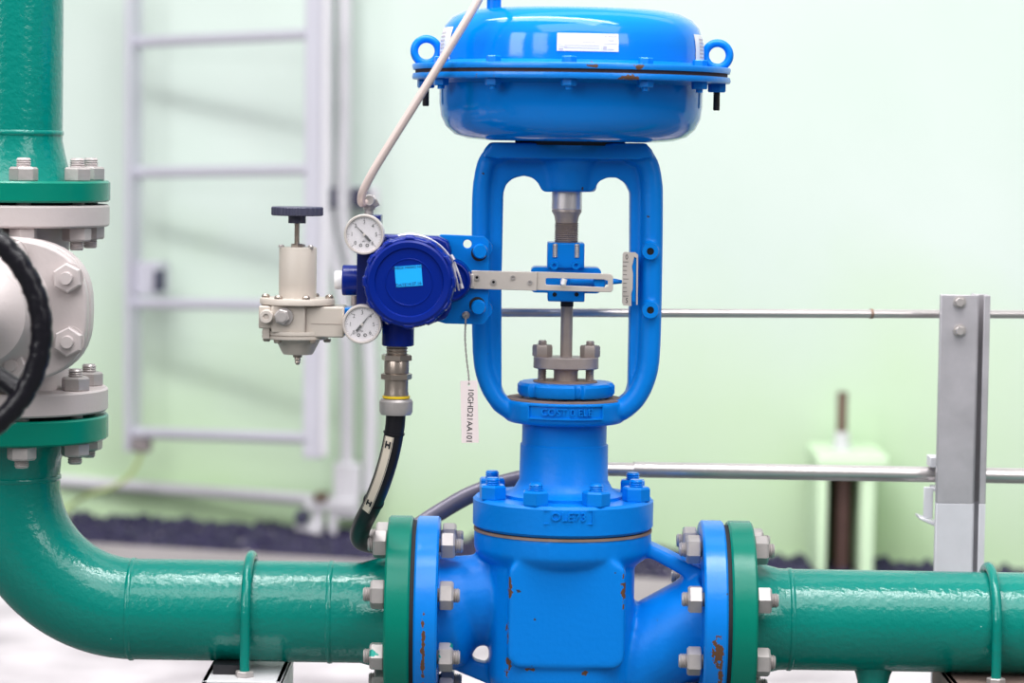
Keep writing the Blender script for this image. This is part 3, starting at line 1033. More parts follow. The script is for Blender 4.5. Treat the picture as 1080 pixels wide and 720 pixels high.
MB().tube([(p0.x, -.02, p0.z), (p0.x, -.078, p0.z)], .0026, 14).tube([(p0.x - .001, -.078, p0.z - .001), (p0.x + .001, -.0775, p0.z + .005)], .0028, 14).build('lever_pin', M_white, lva)
p = P(494, 296, -.075)
MB().box((p.x - .0035, -.074, p.z - .008), (p.x + .006, Yl + .001, p.z + .007)).cyl((hub.x, -.095, hub.z), (hub.x, -.074, hub.z), .006).build('lever_arm', M_alu, vp, bevel=.001)

# ---------------------------------------------------------------- gauges
def gauge(px, py, lab, deg, rad):
    Yg = -.128
    c = P(px, py, Yg)
    g_ = thing('pressure_gauge', (c.x, Yg + .02, c.z - rad), lab, 'gauge', 'small round pressure gauges')
    MB().lathe([(0, Yg + .020), (rad * .9, Yg + .020), (rad, Yg + .016), (rad, Yg), (rad - .0008, Yg - .002), (rad - .0022, Yg - .002), (rad - .0028, Yg + .0015), (0, Yg + .0015)], (c.x, 0, c.z), 'Y', 56).build('case', M_case, g_)
    MB().cyl((c.x, Yg + .018, c.z), (c.x, -.110, c.z), .007).build('stem', M_gland, g_)
    d_ = MB().lathe([(0, Yg + .0006), (rad - .0028, Yg + .0006), (rad - .0028, Yg + .0018), (0, Yg + .0018)], (c.x, 0, c.z), 'Y', 48).build('dial', M_dial, g_)
    tk_ = MB()
    for i in range(31):
        a = R(225 - 270 * i / 30)
        L_ = .0022 if i % 5 == 0 else .0011
        r1 = rad - .0036
        dv = Vector((math.cos(a), 0, math.sin(a)))
        sv = Vector((-math.sin(a), 0, math.cos(a))) * (.00022 if i % 5 == 0 else .00012)
        pa, pb = Vector((c.x, Yg + .0004, c.z)) + dv * r1, Vector((c.x, Yg + .0004, c.z)) + dv * (r1 - L_)
        tk_.bm.faces.new([tk_.bm.verts.new(v) for v in (pa + sv, pa - sv, pb - sv, pb + sv)])
    tk_.build('dial_marks', M_ink, d_)
    for i in range(7):
        a = R(225 - 45 * i)
        text('numeral', str(i), .0058, M_ink, d_, (c.x + (rad - .0082) * math.cos(a), Yg + .0003, c.z + (rad - .0082) * math.sin(a)), 0, .00005, .9)
    text('dial_print', 'bar', .0026, M_ink, d_, (c.x, Yg + .0003, c.z - .0066), 0, .00005)
    rg = MB()
    for dx in (-.0033, .0033):
        rg.lathe([(.0010, Yg + .0002), (.0017, Yg + .0002), (.0017, Yg + .0007), (.0010, Yg + .0007)], (c.x + dx, 0, c.z - .0108), 'Y', 14, closed=True)
    rg.build('dial_ring', M_ink, d_)
    nd = MB()
    a = R(deg)
    dv, sv = Vector((math.cos(a), 0, math.sin(a))), Vector((-math.sin(a), 0, math.cos(a)))
    o_ = Vector((c.x, 0, c.z))
    poly = [o_ + dv * (rad * .68), o_ + dv * .001 + sv * .0007, o_ - dv * .003 + sv * .0013, o_ - dv * (rad * .45) + sv * .0013, o_ - dv * (rad * .45) - sv * .0013, o_ - dv * .003 - sv * .0013, o_ + dv * .001 - sv * .0007]
    nd.prism([(v.x, v.z) for v in poly], Yg - .0007, Yg - .0002)
    nd.build('needle', M_ink, g_)
    MB().cyl((c.x, Yg - .001, c.z), (c.x, Yg + .001, c.z), .0014, seg=14).build('needle_hub', M_case, g_)
    MB().lathe([(0, Yg - .0014), (rad - .0024, Yg - .0014), (rad - .0024, Yg - .0009), (0, Yg - .0009)], (c.x, 0, c.z), 'Y', 48).build('glass', M_glass[0], g_)
    return g_


def glassmat():
    m_, n_, l_, b_ = new_mat('clear gauge glass')
    b_.inputs['Alpha'].default_value = .06
    b_.inputs['Roughness'].default_value = .03
    return m_, n_, l_, b_


M_glass = glassmat()
gauge(384, 247.3, 'upper small pressure gauge, its needle pointing to the upper left', 133, .0205)
gauge(381.8, 342, 'lower small pressure gauge beside the regulator, its needle pointing to the upper right', 52, .0200)

# ---------------------------------------------------------------- regulator
Yr = -.095
rc = P(315, 300, Yr).x
rz = lambda py: P(315, py, Yr).z
rg = thing('pressure_regulator', (rc, Yr, rz(384)), 'beige air pressure regulator with dark round knob on threaded stem', 'regulator')
ridge = lambda a: 1.0 if int(a / (2 * PI) * 96) % 2 else .972
kx = P(313.5, 222, Yr).x
MB().lathe([(0, rz(218)), (.0255, rz(218)), (.0265, rz(219)), (.0265, rz(226.5)), (.0255, rz(227.3)), (0, rz(227.3))], (kx, Yr, 0), seg=96, fn=ridge).lathe([(0, rz(227)), (.009, rz(227)), (.009, rz(235.3)), (0, rz(235.3))], (kx, Yr, 0), seg=32).build('knob', M_knob, rg)
MB().thread((kx, Yr, rz(235)), (0, 0, -1), .0028, rz(235) - rz(262), .0013).hexnut((kx, Yr, rz(262)), (0, 0, 1), .011, .005).build('adjusting_stem', M_gland, rg)
MB().lathe([(0, rz(260.5)), (.0185, rz(260.5)), (.0193, rz(262)), (.0193, rz(300)), (.0190, rz(312)), (.0195, rz(315)), (0, rz(315))], (rc - .001, Yr, 0), seg=48).build('spring_housing', M_reg, rg)
sc2 = MB().lathe([(0, .0028), (.0022, .0028), (.0030, .0018), (.0030, 0), (0, 0)], seg=14).mesh('housing_screw', M_zinc)
for a in (200, 320, 80):
    link('housing_screw', sc2, rg, (rc - .001 + .0178 * math.cos(R(a)), Yr + .0178 * math.sin(R(a)), rz(260.8)))
MB().lathe([(0, rz(314)), (.0375, rz(314)), (.0385, rz(315.5)), (.0385, rz(320)), (.037, rz(321)), (0, rz(321))], (rc - .001, Yr, 0), seg=56).build('diaphragm_plate', M_reg, rg)
sc3 = MB().lathe([(0, .0036), (.0030, .0036), (.0042, .0022), (.0042, 0), (0, 0)], seg=14).mesh('plate_screw', M_gland)
for a in (180, 238, 270 + 20, 2, 60, 120):
    link('plate_screw', sc3, rg, (rc - .001 + .0325 * math.cos(R(a)), Yr + .0325 * math.sin(R(a)), rz(314)))
rb = MB()
qx = lambda px: P(px, 335, Yr - .03).x
rb.box((qx(272.5), Yr - .028, rz(345)), (qx(288), Yr + .028, rz(321.5)))
rb.box((qx(286), Yr - .031, rz(349)), (qx(322), Yr + .03, rz(320.7)))
rb.box((qx(321), Yr - .026, rz(353.5)), (qx(362.5), Yr + .024, rz(321.5)))
rb.build('regulator_body', M_reg, rg, bevel=.0015)
MB().box((qx(328), Yr - .0263, rz(339.6)), (qx(360), Yr - .0255, rz(339))).box((qx(322), Yr - .0268, rz(347)), (qx(323), Yr - .025, rz(325))).build('parting_line', M_steel, rg)
p = P(281.3, 333.5, Yr - .03)
MB().lathe([(0, Yr - .036), (.0028, Yr - .036), (.0032, Yr - .038), (.0062, Yr - .038), (.0070, Yr - .036), (.0070, Yr - .026), (0, Yr - .026)], (p.x, 0, p.z), 'Y', 28).build('port_fitting', M_alu, rg)
p = P(297.3, 334, Yr - .035)
pb_ = MB().lathe([(0, Yr - .034), (.009, Yr - .034), (.0095, Yr - .03), (0, Yr - .03)], (p.x + .002, 0, p.z), 'Y', 28)
pb_.hexnut((p.x, Yr - .033, p.z), (0, -1, 0), .0140, .006).cyl((p.x, Yr - .038, p.z), (p.x, Yr - .0405, p.z), .005)
pb_.build('port_plug', M_zinc, rg)
MB().lathe([(0, rz(348)), (.0335, rz(348)), (.034, rz(350)), (.034, rz(352)), (.0325, rz(352.5)), (.034, rz(353.2)), (.034, rz(356)), (.033, rz(357)), (0, rz(357))], (rc - .003, Yr, 0), seg=48).box((qx(277), Yr - .026, rz(355.5)), (qx(284), Yr + .02, rz(344))).build('lower_plate', M_reg, rg)
sc4 = MB().lathe([(0, 0), (.0040, 0), (.0040, -.0022), (.003, -.0034), (0, -.0034)], seg=14).mesh('lower_screw', M_gland)
for a in (183, 235, 305, 357, 60, 120):
    link('lower_screw', sc4, rg, (rc - .001 + .031 * math.cos(R(a)), Yr + .031 * math.sin(R(a)), rz(356.8)))
MB().lathe([(0, rz(355)), (.0238, rz(355)), (.0228, rz(358)), (.0165, rz(371)), (.0150, rz(373.3)), (0, rz(373.8))], (rc, Yr, 0), seg=48).build('bowl', M_reg, rg)
MB().lathe([(0, rz(373)), (.0048, rz(373)), (.0048, rz(376.5)), (.0030, rz(377)), (.0034, rz(379)), (.0026, rz(380.5)), (.0030, rz(382)), (.0016, rz(384.5)), (0, rz(384.5))], (rc - .0002, Yr, 0), seg=20).build('drain', M_gland, rg)

# ---------------------------------------------------------------- air tube
tb = [TB0 + Vector((0, -.006, 0)), P(382, 214, -.105), P(381.5, 206, -.112), P(386, 195, -.116), P(400, 170, -.120), P(440, 106, -.125), P(480, 41, -.125), P(500, 8, -.122), P(512, -14, -.115), P(519, -24, -.095), (pf.x, -.068, vz(-24)), (pf.x, -.055, vz(-16))]
MBt = MB().tube(smoothpath(tb, 8), .0043, 14)
ao = MBt.build('air_tube', M_tubep, smooth=60)
tag(ao, 'slanting beige air tube from the positioner up to the actuator dome', 'tube')

# ---------------------------------------------------------------- flexible conduit with gland
fc = thing('flexible_conduit', tuple(P(378, 575, 0)), 'black sheathed cable conduit hanging from a nickel gland under the positioner', 'conduit')
gx = b0.x
gz = lambda py: P(419, py, -.095).z
gd = MB().lathe([(0, gz(363)), (.0105, gz(363)), (.0105, gz(374)), (0, gz(374))], (gx - .001, -.095, 0), seg=28)
for py in (366, 369, 372):
    gd.lathe([(.010, gz(py)), (.0118, gz(py + 1)), (.010, gz(py + 2))], (gx - .001, -.095, 0), seg=28)
gd.hexnut((gx - .001, -.095, gz(380)), (0, 0, 1), .028, .0065)
gd.lathe([(0, gz(379)), (.0120, gz(379)), (.0128, gz(381)), (.0128, gz(393)), (0, gz(393))], (gx - .001, -.095, 0), seg=32)
gd.hexnut((gx - .001, -.095, gz(400)), (0, 0, 1), .028, .0065, ang=.5)
gd.lathe([(0, gz(399)), (.0122, gz(399)), (.0122, gz(412)), (.0128, gz(415)), (.0128, gz(419)), (0, gz(419))], (gx - .001, -.095, 0), seg=32)
gd.build('gland', M_gland, fc)
MB().lathe([(.010, gz(419.5)), (.0141, gz(419.5)), (.0141, gz(417)), (.010, gz(417))], (gx - .001, -.095, 0), seg=32, closed=True).build('seal_ring', M_yellow, fc)
MB().lathe([(.008, gz(437)), (.0155, gz(437)), (.0170, gz(434)), (.0172, gz(423)), (.0155, gz(420.5)), (.008, gz(420.5))], (gx - .001, -.095, 0), seg=36).build('gland_nut', M_zinc, fc)
hp = [P(417.5, 434, -.095), P(416.5, 450, -.094), P(412, 475, -.090), P(404, 503, -.080), P(393, 531, -.060), P(382, 553, -.030), P(379, 566, .005), P(386, 572, .045), P(404, 573, .090), P(430, 562, .118), P(462, 541, .130), P(500, 520, .135), P(548, 505, .14), P(600, 498.5, .142), P(640, 494.5, .142)]
hpath = smoothpath(hp, 8)
kh = next(i for i, v in enumerate(hpath) if v.y > .085)
MB().tube(hpath[:kh + 1], .0102, 20).build('hose', M_hose, fc, smooth=60)
MB().tube(hpath[kh:], .0096, 20).build('sheen_tail', M_tail, fc, smooth=60)
# marker sleeve and strip
mk = [P(417.5, 434, -.095), P(416.5, 450, -.094), P(412, 475, -.090), P(404, 503, -.080), P(393, 531, -.060), P(382, 553, -.030)]
ms = smoothpath(mk, 16)[20:70]
for i_ in (0, -8):
    MB().tube([ms[i_], ms[i_ + 1]], .0112, 20).build('cable_tie', M_hose, fc)
st_ = MB()
strip = ms[2:46]
def frame(i):
    t = (strip[min(i + 1, len(strip) - 1)] - strip[max(i - 1, 0)]).normalized()
    nrm = Vector((-.35, -1, -.05))
    nrm = (nrm - t * nrm.dot(t)).normalized()
    return strip[i], t, nrm, t.cross(nrm).normalized()
prev = None
rows = []
for i in range(len(strip)):
    c, t, nr, sd = frame(i)
    rows.append([st_.bm.verts.new(c + nr * (.0112 + e_) + sd * s_) for e_, s_ in ((0, -.0048), (.0008, -.0048), (.0008, .0048), (0, .0048))])
for a, b_ in zip(rows, rows[1:]):
    for k in range(4):
        st_.bm.faces.new((a[k], a[(k + 1) % 4], b_[(k + 1) % 4], b_[k]))
st_.bm.faces.new(rows[0])
st_.bm.faces.new(rows[-1])
strp = st_.build('marker_strip', M_cream, fc)
bar = MB()
for side in (-1, 1):
    for i in range(len(strip) - 1):
        c, t, nr, sd = frame(i)
        c2, t2, nr2, sd2 = frame(i + 1)
        bar.bm.faces.new([bar.bm.verts.new(v) for v in (c + nr * .0122 + sd * side * .0039, c2 + nr2 * .0122 + sd2 * side * .0039, c2 + nr2 * .0122 + sd2 * side * .0044, c + nr * .0122 + sd * side * .0044)])
bar.build('strip_border', M_ink, strp)
for i in (5, len(strip) - 6):
    c, t, nr, sd = frame(i)
    ang = math.atan2(-sd.z, -sd.x) if sd.x < 0 else math.atan2(sd.z, sd.x)
    h = MB()
    ux, uz = (sd if sd.x > 0 else -sd), (t if t.z > 0 else -t)
    for (x0, x1, z0, z1) in ((-.0030, -.0012, -.0038, .0038), (.0012, .0030, -.0038, .0038), (-.0012, .0012, -.0012, .0012)):
        h.bm.faces.new([h.bm.verts.new(c + nr * .0124 + ux * x + uz * z) for x, z in ((x0, z0), (x1, z0), (x1, z1), (x0, z1))])
    h.build('marker_letter', M_ink, strp)

# ---------------------------------------------------------------- identification tag
Yt = -.085
it = thing('identification_tag', tuple(P(495.5, 467, Yt)), 'pale pink hanging tag printed 10GHD21AA101 on a twisted wire', 'tag')
tp = [(P(a, c_, Yt).x, P(a, c_, Yt).z) for a, c_ in ((485.5, 401.5), (503.5, 401), (505, 466.5), (486.8, 466.8))]
hl = P(494.5, 405.5, Yt)
tgo = MB().prism(tp, Yt - .0008, Yt + .0004, [circ(hl.x, hl.z, .0014, 12)]).build('plate', M_tag, it)
p = P(495.5, 438, Yt)
text('print', '10GHD21AA101', .0082, M_ink, tgo, (p.x, Yt - .0010, p.z), R(-91.2), .0001, .98)
wp = [P(491.5, 332, -.072), P(490.8, 345, -.075), P(490.5, 358, -.078), P(492, 378, -.081), P(494.2, 396, -.084), P(494.5, 405.5, -.0855)]
wpath = smoothpath(wp, 10)
w_ = MB()
for ph in (0, PI):
    tw = []
    for i, c in enumerate(wpath):
        a = i * 1.1 + ph
        tw.append(c + Vector((math.cos(a) * .0007, math.sin(a) * .0007, 0)))
    w_.tube(tw, .0005, 6)
w_.build('wire', M_wire, it)

# ---------------------------------------------------------------- green pipes
PR = .0533
def flangeX(b_, x0, x1):
    b_.lathe([(.05, x0), (RF - .002, x0), (RF, x0 + .002), (RF, x1 - .002), (RF - .002, x1), (.05, x1)], (0, 0, ZP), 'X', 96)


def bolts(parent, X, ph=22.5):
    for k in range(8):
        a = R(ph + 45 * k)
        p = Vector((X + random.uniform(-.0015, .0015), .084 * math.sin(a), ZP + .084 * math.cos(a)))
        s_ = link('stud_bolt', STUD, parent, p, (random.random() * 3, 0, 0))
        for sg in (-1, 1):
            nn = link('nut', NUT_ZP if random.random() < .25 else NUT_Z, s_, p)
            nn.location = (X + sg * .0285 - p.x, 0, 0)
            nn.rotation_euler = (random.random() * 3, 0, 0 if sg > 0 else PI)


XC = P(11, 330, 0).x                                     # riser axis
RE = .135
ep = thing('pipe_spool', (XC + RE, 0, ZP - PR), 'glossy green elbow pipe running from the gate valve to the control valve', 'pipe', 'glossy green pipes')
zf0, zf1 = P(60, 462, 0).z, P(60, 436, 0).z              # flange under the gate valve
zw = P(60, 503, 0).z
pb = MB()
path = []
elb = [(XC, 0, zf0 + .002), (XC, 0, zf0 - .006), (XC, 0, zf0 - .022), (XC, 0, zw + .004), (XC, 0, zw)]
rr_ = [.0630, .0615, .0545, PR, PR]
zc_ = ZP + RE
if zw > zc_:
    pass
pts, rads = [Vector(v) for v in elb], list(rr_)
for i in range(1, 25):
    a = R(90 * i / 24)
    pts.append(Vector((XC + RE - RE * math.cos(a), 0, zc_ - RE * math.sin(a) if True else 0)))
    rads.append(PR)
XFL = XL - .0022 - .026                                   # left face of the green flange
pts += [Vector((P(349, 644, 0).x, 0, ZP)), Vector((XFL - .028, 0, ZP)), Vector((XFL - .012, 0, ZP)), Vector((XFL + .002, 0, ZP))]
rads += [PR, PR, .0575, .064]
pb.tube(pts, rads, 56)
pb.build('pipe', M_green, ep, smooth=60)
def bead(b_, c, ax, r=PR):
    b_.lathe([(r - .001, -.004), (r + .0009, -.002), (r + .0013, 0), (r + .0009, .002), (r - .001, .004)] if ax == 'Z' else [(r - .001, c[0] - .004), (r + .0009, c[0] - .002), (r + .0013, c[0]), (r + .0009, c[0] + .002), (r - .001, c[0] + .004)], c if ax == 'Z' else (0, 0, c[2]), ax, 56)
for (c, ax) in (((XC, 0, zw), 'Z'), ((P(140, 640, 0).x, 0, ZP), 'X'), ((P(349, 644, 0).x, 0, ZP), 'X')):
    b_ = MB()
    bead(b_, c, ax)
    b_.build('weld_bead', M_green, ep)
f = MB()
flangeX(f, XFL, XFL + .026)
f.build('flange', M_greenf, ep)
def flangeZ(b_, x, z0, z1, r=.1035):
    b_.lathe([(.05, z0), (r - .002, z0), (r, z0 + .002), (r, z1 - .002), (r - .002, z1), (.05, z1)], (x, 0, 0), 'Z', 96)
f = MB()
flangeZ(f, XC, zf0, zf1)
f.build('flange', M_greenf, ep)
bolts(ep, XL)

up = thing('pipe_spool', (XC, 0, P(60, 212, 0).z), 'glossy green vertical pipe rising above the gate valve', 'pipe', 'glossy green pipes')
zu0, zu1 = P(60, 212, 0).z, P(60, 190, 0).z
zwu = P(60, 140.5, 0).z
MB().tube([(XC, 0, zu1 - .002), (XC, 0, zu1 + .010), (XC, 0, zu1 + .026), (XC, 0, zwu - .008), (XC, 0, zwu), (XC, 0, zwu + .5)], [.066, .0605, .0565, PR, PR, PR], 56).build('pipe', M_green, up, smooth=60)
b_ = MB()
bead(b_, (XC, 0, zwu), 'Z')
b_.build('weld_bead', M_green, up)
f = MB()
flangeZ(f, XC, zu0, zu1)
f.build('flange', M_greenf, up)

rp_ = thing('pipe_spool', (P(850, 650, 0).x, 0, ZP - PR), 'glossy green straight pipe leaving the control valve towards the steel post', 'pipe', 'glossy green pipes')
XFR = XR + .0022 + .026
MB().tube([(XFR - .002, 0, ZP), (XFR + .012, 0, ZP), (XFR + .030, 0, ZP), (P(832, 650, 0).x, 0, ZP), (P(1260, 650, 0).x, 0, ZP)], [.0645, .0585, PR + .0005, PR, PR], 56).build('pipe', M_green, rp_, smooth=60)
b_ = MB()
bead(b_, (P(832, 650, 0).x, 0, ZP), 'X')
b_.build('weld_bead', M_green, rp_)
f = MB()
flangeX(f, XFR - .026, XFR)
f.build('flange', M_greenf, rp_)
bolts(rp_, XR)
xs = P(921, 700, 0).x
MB().tube([(xs, 0, .012), (xs, 0, ZP - PR - .012), (xs, 0, ZP - PR - .004), (xs, 0, ZP - PR + .012)], [.0165, .0165, .0185, .026], 32).build('support_stub', M_green, rp_, smooth=60)
MB().box((xs - .06, -.06, 0), (xs + .06, .06, .012)).build('stub_base', M_greenf, rp_, bevel=.002)

# ---------------------------------------------------------------- gate valve
zg_top, zg_bot = P(60, 215.5, 0).z, P(60, 433, 0).z
gzc = P(-8, 326, -.1).z
gv = thing('gate_valve', (XC, 0, zg_bot), 'beige flanged gate valve with oval bolted bonnet and black handwheel', 'valve')
zt0, zt1 = P(60, 238, 0).z, zu0 - .003
zl0, zl1 = zf1 + .004, P(60, 408, 0).z
for (a_, c_) in ((zt0, zt1), (zl0, zl1)):
    f = MB()
    flangeZ(f, XC, a_, c_, .1030)
    f.build('flange', M_beige, gv)
for z_ in (zu0 - .003, zf1):
    MB().lathe([(.05, z_ - .0005), (.084, z_ - .0005), (.084, z_ + .0045), (.05, z_ + .0045)], (XC, 0, 0), 'Z', 64).build('gasket', M_gap, gv)
gb_ = MB()
gb_.lathe([(0, zt0 + .004), (.070, zt0 + .004), (.062, zt0 - .01), (.060, gzc + .045), (.070, gzc), (.060, gzc - .045), (.062, zl1 + .01), (.070, zl1 - .004), (0, zl1 - .004)], (XC, 0, 0), seg=40)
def oval(ax_, az_, n_=2.7, N=48):
    o = []
    for i in range(N):
        a = 2 * PI * i / N
        c_, s_ = math.cos(a), math.sin(a)
        o.append((XC + ax_ * math.copysign(abs(c_) ** (2 / n_), c_), gzc + az_ * math.copysign(abs(s_) ** (2 / n_), s_)))
    return o
gb_.prism(oval(.080, .056), -.085, 0.03)
gb_.build('body', M_beige, gv, remesh=.004, relax=5)
MB().prism(oval(.1005, .075), -.105, -.080).build('body_flange', M_beige, gv, bevel=.002)
bn = MB()
bn.prism(oval(.0995, .074), -.126, -.106)
bn.build('bonnet_flange', M_beige, gv, bevel=.003, seg=3)
MB().lathe([(0, -.124), (.066, -.124), (.060, -.132), (.052, -.150), (.049, -.19), (.050, -.20), (.030, -.214), (.024, -.235), (.024, -.25), (.018, -.252), (.018, -.27), (0, -.27)], (XC, 0, gzc), 'Y', 48).build('bonnet', M_beige, gv, smooth=50)
MB().cyl((XC, -.26, gzc), (XC, -.452, gzc), .011).build('valve_stem', M_steel, gv)
# bonnet bolts
NB = MB().hexnut((0, 0, 0), (0, -1, 0), .0265, .010, ang=.3).cyl((0, -.009, 0), (0, -.0165, 0), .0068, .006).mesh('bonnet_nut', M_beige)
WS = MB().lathe([(0, 0), (.0155, 0), (.0155, -.0022), (0, -.0022)], axis='Y', seg=28).mesh('washer', M_beige)
for (a, c_) in ((71.5, 293), (72.5, 360), (13, 384), (13, 268), (-60, 268), (-60, 384), (-88, 293), (-88, 360)):
    p = P(a, c_, -.13)
    nn = link('bonnet_nut', NB, gv, (p.x, -.128, p.z), (0, random.random(), 0))
    link('washer', WS, nn, (p.x, -.128, p.z)).location = (0, .002, 0)
# flange bolts, upper and lower joints
STG = stud_mesh(.096, .0078, M_beige)
for (zlo, zhi, own_up) in ((zt0, zu1, True), (zf0, zl1, False)):
    for k in range(8):
        a = R(22.5 + 45 * k - 4)
        p = Vector((XC + .084 * math.cos(a), .084 * math.sin(a), (zlo + zhi) / 2))
        s_ = link('stud_bolt', STG if own_up else STUD, gv, p, AX_Z)
        for sg, zz in ((1, zhi), (-1, zlo)):
            mm = NUT_Z
            if sg < 0 and own_up:
                mm = NUT_BG
            if k == 1 and not own_up and sg > 0:
                mm = NUT_ZP
            nn = link('nut', mm, s_, p)
            nn.location = (zz - p.z, 0, 0)
            nn.rotation_euler = (random.random() * 3, 0, 0 if sg > 0 else PI)
# handwheel
Yw = -.435
hw = MB()
RW, rw = .1055, .0102
hcz = gzc
knurl = lambda a: 1.0
prof_ = [(RW + rw * math.cos(2 * PI * i / 16), Yw + rw * 1.05 * math.sin(2 * PI * i / 16)) for i in range(16)]
hw.lathe(prof_, (XC, 0, hcz), 'Y', 192, closed=True, fn=lambda a: 1 - .012 * max(0, math.sin(a * 36)) ** 3)
hwo = hw.build('handwheel', M_wheel, gv, smooth=60)
for dg_ in (-32, 88, 208):
    a = R(dg_)
    d_ = Vector((math.cos(a), 0, math.sin(a)))
    c = Vector((XC, Yw + .012, hcz))
    MB().tube([c + d_ * .015, c + d_ * .05, c + d_ * .085 + Vector((0, -.004, 0)), c + d_ * .104 + Vector((0, -.010, 0))], [.010, .0085, .0085, .0100], 16).build('spoke', M_wheel, hwo, smooth=60)
MB().lathe([(.008, Yw - .002), (.020, Yw - .002), (.022, Yw + .004), (.022, Yw + .028), (.008, Yw + .028)], (XC, 0, hcz), 'Y', 36, closed=True).build('wheel_hub', M_wheel, hwo)
MB().hexnut((XC, Yw - .002, hcz), (0, -1, 0), .022, .012).build('wheel_nut', M_steel, hwo)

# ---------------------------------------------------------------- pipe supports with U-bolts
M_beam = mat('pale galvanised channel', (.66, .64, .66), .5, .1, bump=.15, bscale=90, var=.12, vscale=18)
M_beam2 = mat('rusty brown channel', (.15, .10, .085), .7, bump=.3, bscale=90, var=.5, vscale=25)


def support(px, lab, w0, w1, material, pad):
    x = P(px, 650, 0).x
    s_ = thing('pipe_support', (x, 0, 0), lab, 'support', 'pipe supports with U-bolts')
    zt_ = ZP - PR - (.006 if pad else .001)
    MB().box((x - w0, -.085, zt_ - .006), (x + w1, .085, zt_)).box((x - w0, -.085, zt_ - .05), (x - w0 + .006, .085, zt_)).box((x + w1 - .006, -.085, zt_ - .05), (x + w1, .085, zt_)).build('channel', material, s_, bevel=.001)
    MB().box((x - .03, -.03, .01), (x + .03, .03, zt_ - .005)).build('leg', material, s_, bevel=.002)
    MB().box((x - .07, -.07, 0), (x + .07, .07, .01)).build('base_plate', material, s_, bevel=.001)
    if pad:
        MB().box((x - .034, -.05, zt_), (x - .006, .05, ZP - PR + .004)).build('rubber_pad', M_dark, s_)
    ru, r0 = PR + .0055, .0052
    u = [Vector((x, -ru, zt_ + .006)), Vector((x, -ru, ZP - .02))]
    u += [Vector((x, -ru * math.cos(R(180 * i / 24)), ZP + ru * math.sin(R(180 * i / 24)))) for i in range(25)]
    u += [Vector((x, ru, ZP - .02)), Vector((x, ru, zt_ + .006))]
    uo = MB().tube(u, r0, 16).build('u_bolt', M_green, s_, smooth=60)
    for sg in (-1, 1):
        MB().thread((x, sg * ru, zt_ + .010), (0, 0, -1), .0046, .05, .0016).build('bolt_end', M_zinc, uo)
        MB().hexnut((x, sg * ru, zt_), (0, 0, 1), .017, .006).hexnut((x, sg * ru, zt_ - .006), (0, 0, -1), .017, .009).build('nut', M_zinc, uo)
    return s_


support(264, 'pale steel pipe support with green U-bolt under the elbow pipe', .042, .040, M_beam, True)
support(1042, 'brown steel pipe support with green U-bolt by the steel post', .045, .06, M_beam2, False)

# ---------------------------------------------------------------- strut post and tubes behind
Yb = .15
sx0, sx1, sxg = P(989.5, 450, Yb).x, P(1041.5, 450, Yb).x, P(1028, 450, Yb).x
zpt, zsp = P(1015, 311, Yb).z, P(1015, 531, Yb).z
pt = thing('strut_post', ((sx0 + sx1) / 2, Yb + .02, 0), 'upright grey galvanised steel strut post behind the right pipe', 'post')
def postpart(z0, z1, m_, nm):
    s_ = MB()
    for (x0, x1, y0, y1) in ((sx0, sxg, Yb, Yb + .003), (sx0, sx0 + .003, Yb + .003, Yb + .012), (sxg - .003, sx1 - .001, Yb + .022, Yb + .025), (sxg + .007, sx1, Yb, Yb + .003), (sxg - .001, sxg + .002, Yb + .003, Yb + .041), (sx1 - .003, sx1, Yb + .003, Yb + .025)):
        s_.box((x0, y0, z0), (x1, y1, z1))
    return s_.build(nm, m_, pt, bevel=.0008)
postpart(zsp, zpt, M_post, 'upper_length')
postpart(0.008, zsp, M_postlow, 'lower_length')
MB().box((sx0 - .03, Yb - .03, 0), (sx1 + .03, Yb + .07, .008)).build('base_plate', M_postlow, pt)
for c_ in (318.5, 348.5):
    p = P(1012, c_, Yb)
    MB().lathe([(0, Yb - .0018), (.0072, Yb - .0012), (.0072, Yb), (0, Yb)], (p.x, 0, p.z), 'Y', 24).hexnut((p.x, Yb - .001, p.z), (0, -1, 0), .0095, .004).build('bolt', M_zinc, pt)
br = MB()
Yk = Yb + .03
def brp(px, py):
    return P(px, py, Yk)
a_, b_ = brp(979, 482), brp(992, 492)
br.box((brp(980, 482).x, Yk - .01, brp(980, 492).z), (brp(991, 482).x, Yk + .02, brp(980, 481).z))
br.build('tube_clamp', M_con, pt, bevel=.0008)
br = MB()
br.box((brp(973, 510).x, Yk - .012, brp(973, 545).z), (brp(983, 510).x, Yk - .009, brp(973, 512).z))
br.box((brp(983, 510).x, Yk - .012, brp(983, 517).z), (brp(992, 510).x, Yk + .02, brp(983, 513).z))
br.prism([(brp(968, 543).x, brp(968, 543).z), (brp(990, 551).x, brp(990, 551).z), (brp(990, 556).x, brp(990, 556).z), (brp(968, 546).x, brp(968, 546).z)], Yk - .014, Yk + .02)
br.build('clamp_hook', M_con, pt, bevel=.0008)

ua, ub = P(512, 329.3, .06), P(1120, 331.4, .24)
up_ = thing('air_pipe', tuple(ua), 'thin galvanised tube running level from behind the yoke to the post top', 'tube')
MB().cyl(ua, ub, .0049, seg=20).build('tube', M_tube, up_)
jt = ua + (ub - ua) * ((911 - 512) / 608)
dd = (ub - ua).normalized()
MB().cyl(jt - dd * .0016, jt + dd * .0016, .0056).build('coupling', M_brown, up_)

la, lb_ = P(640, 494.5, .142), P(668, 495, .150)
lc = P(1130, 502.5, .21)
sc_t = thing('steel_conduit', tuple(la), 'thicker galvanised conduit running from behind the bonnet neck past the post', 'conduit')
MB().cyl(lb_, lc, .0089, seg=24).build('tube', M_tube, sc_t)
MB().cyl(la - (lb_ - la) * .4, lb_ + (lb_ - la) * .02, .0078, seg=24).build('coupling', M_tube, sc_t)

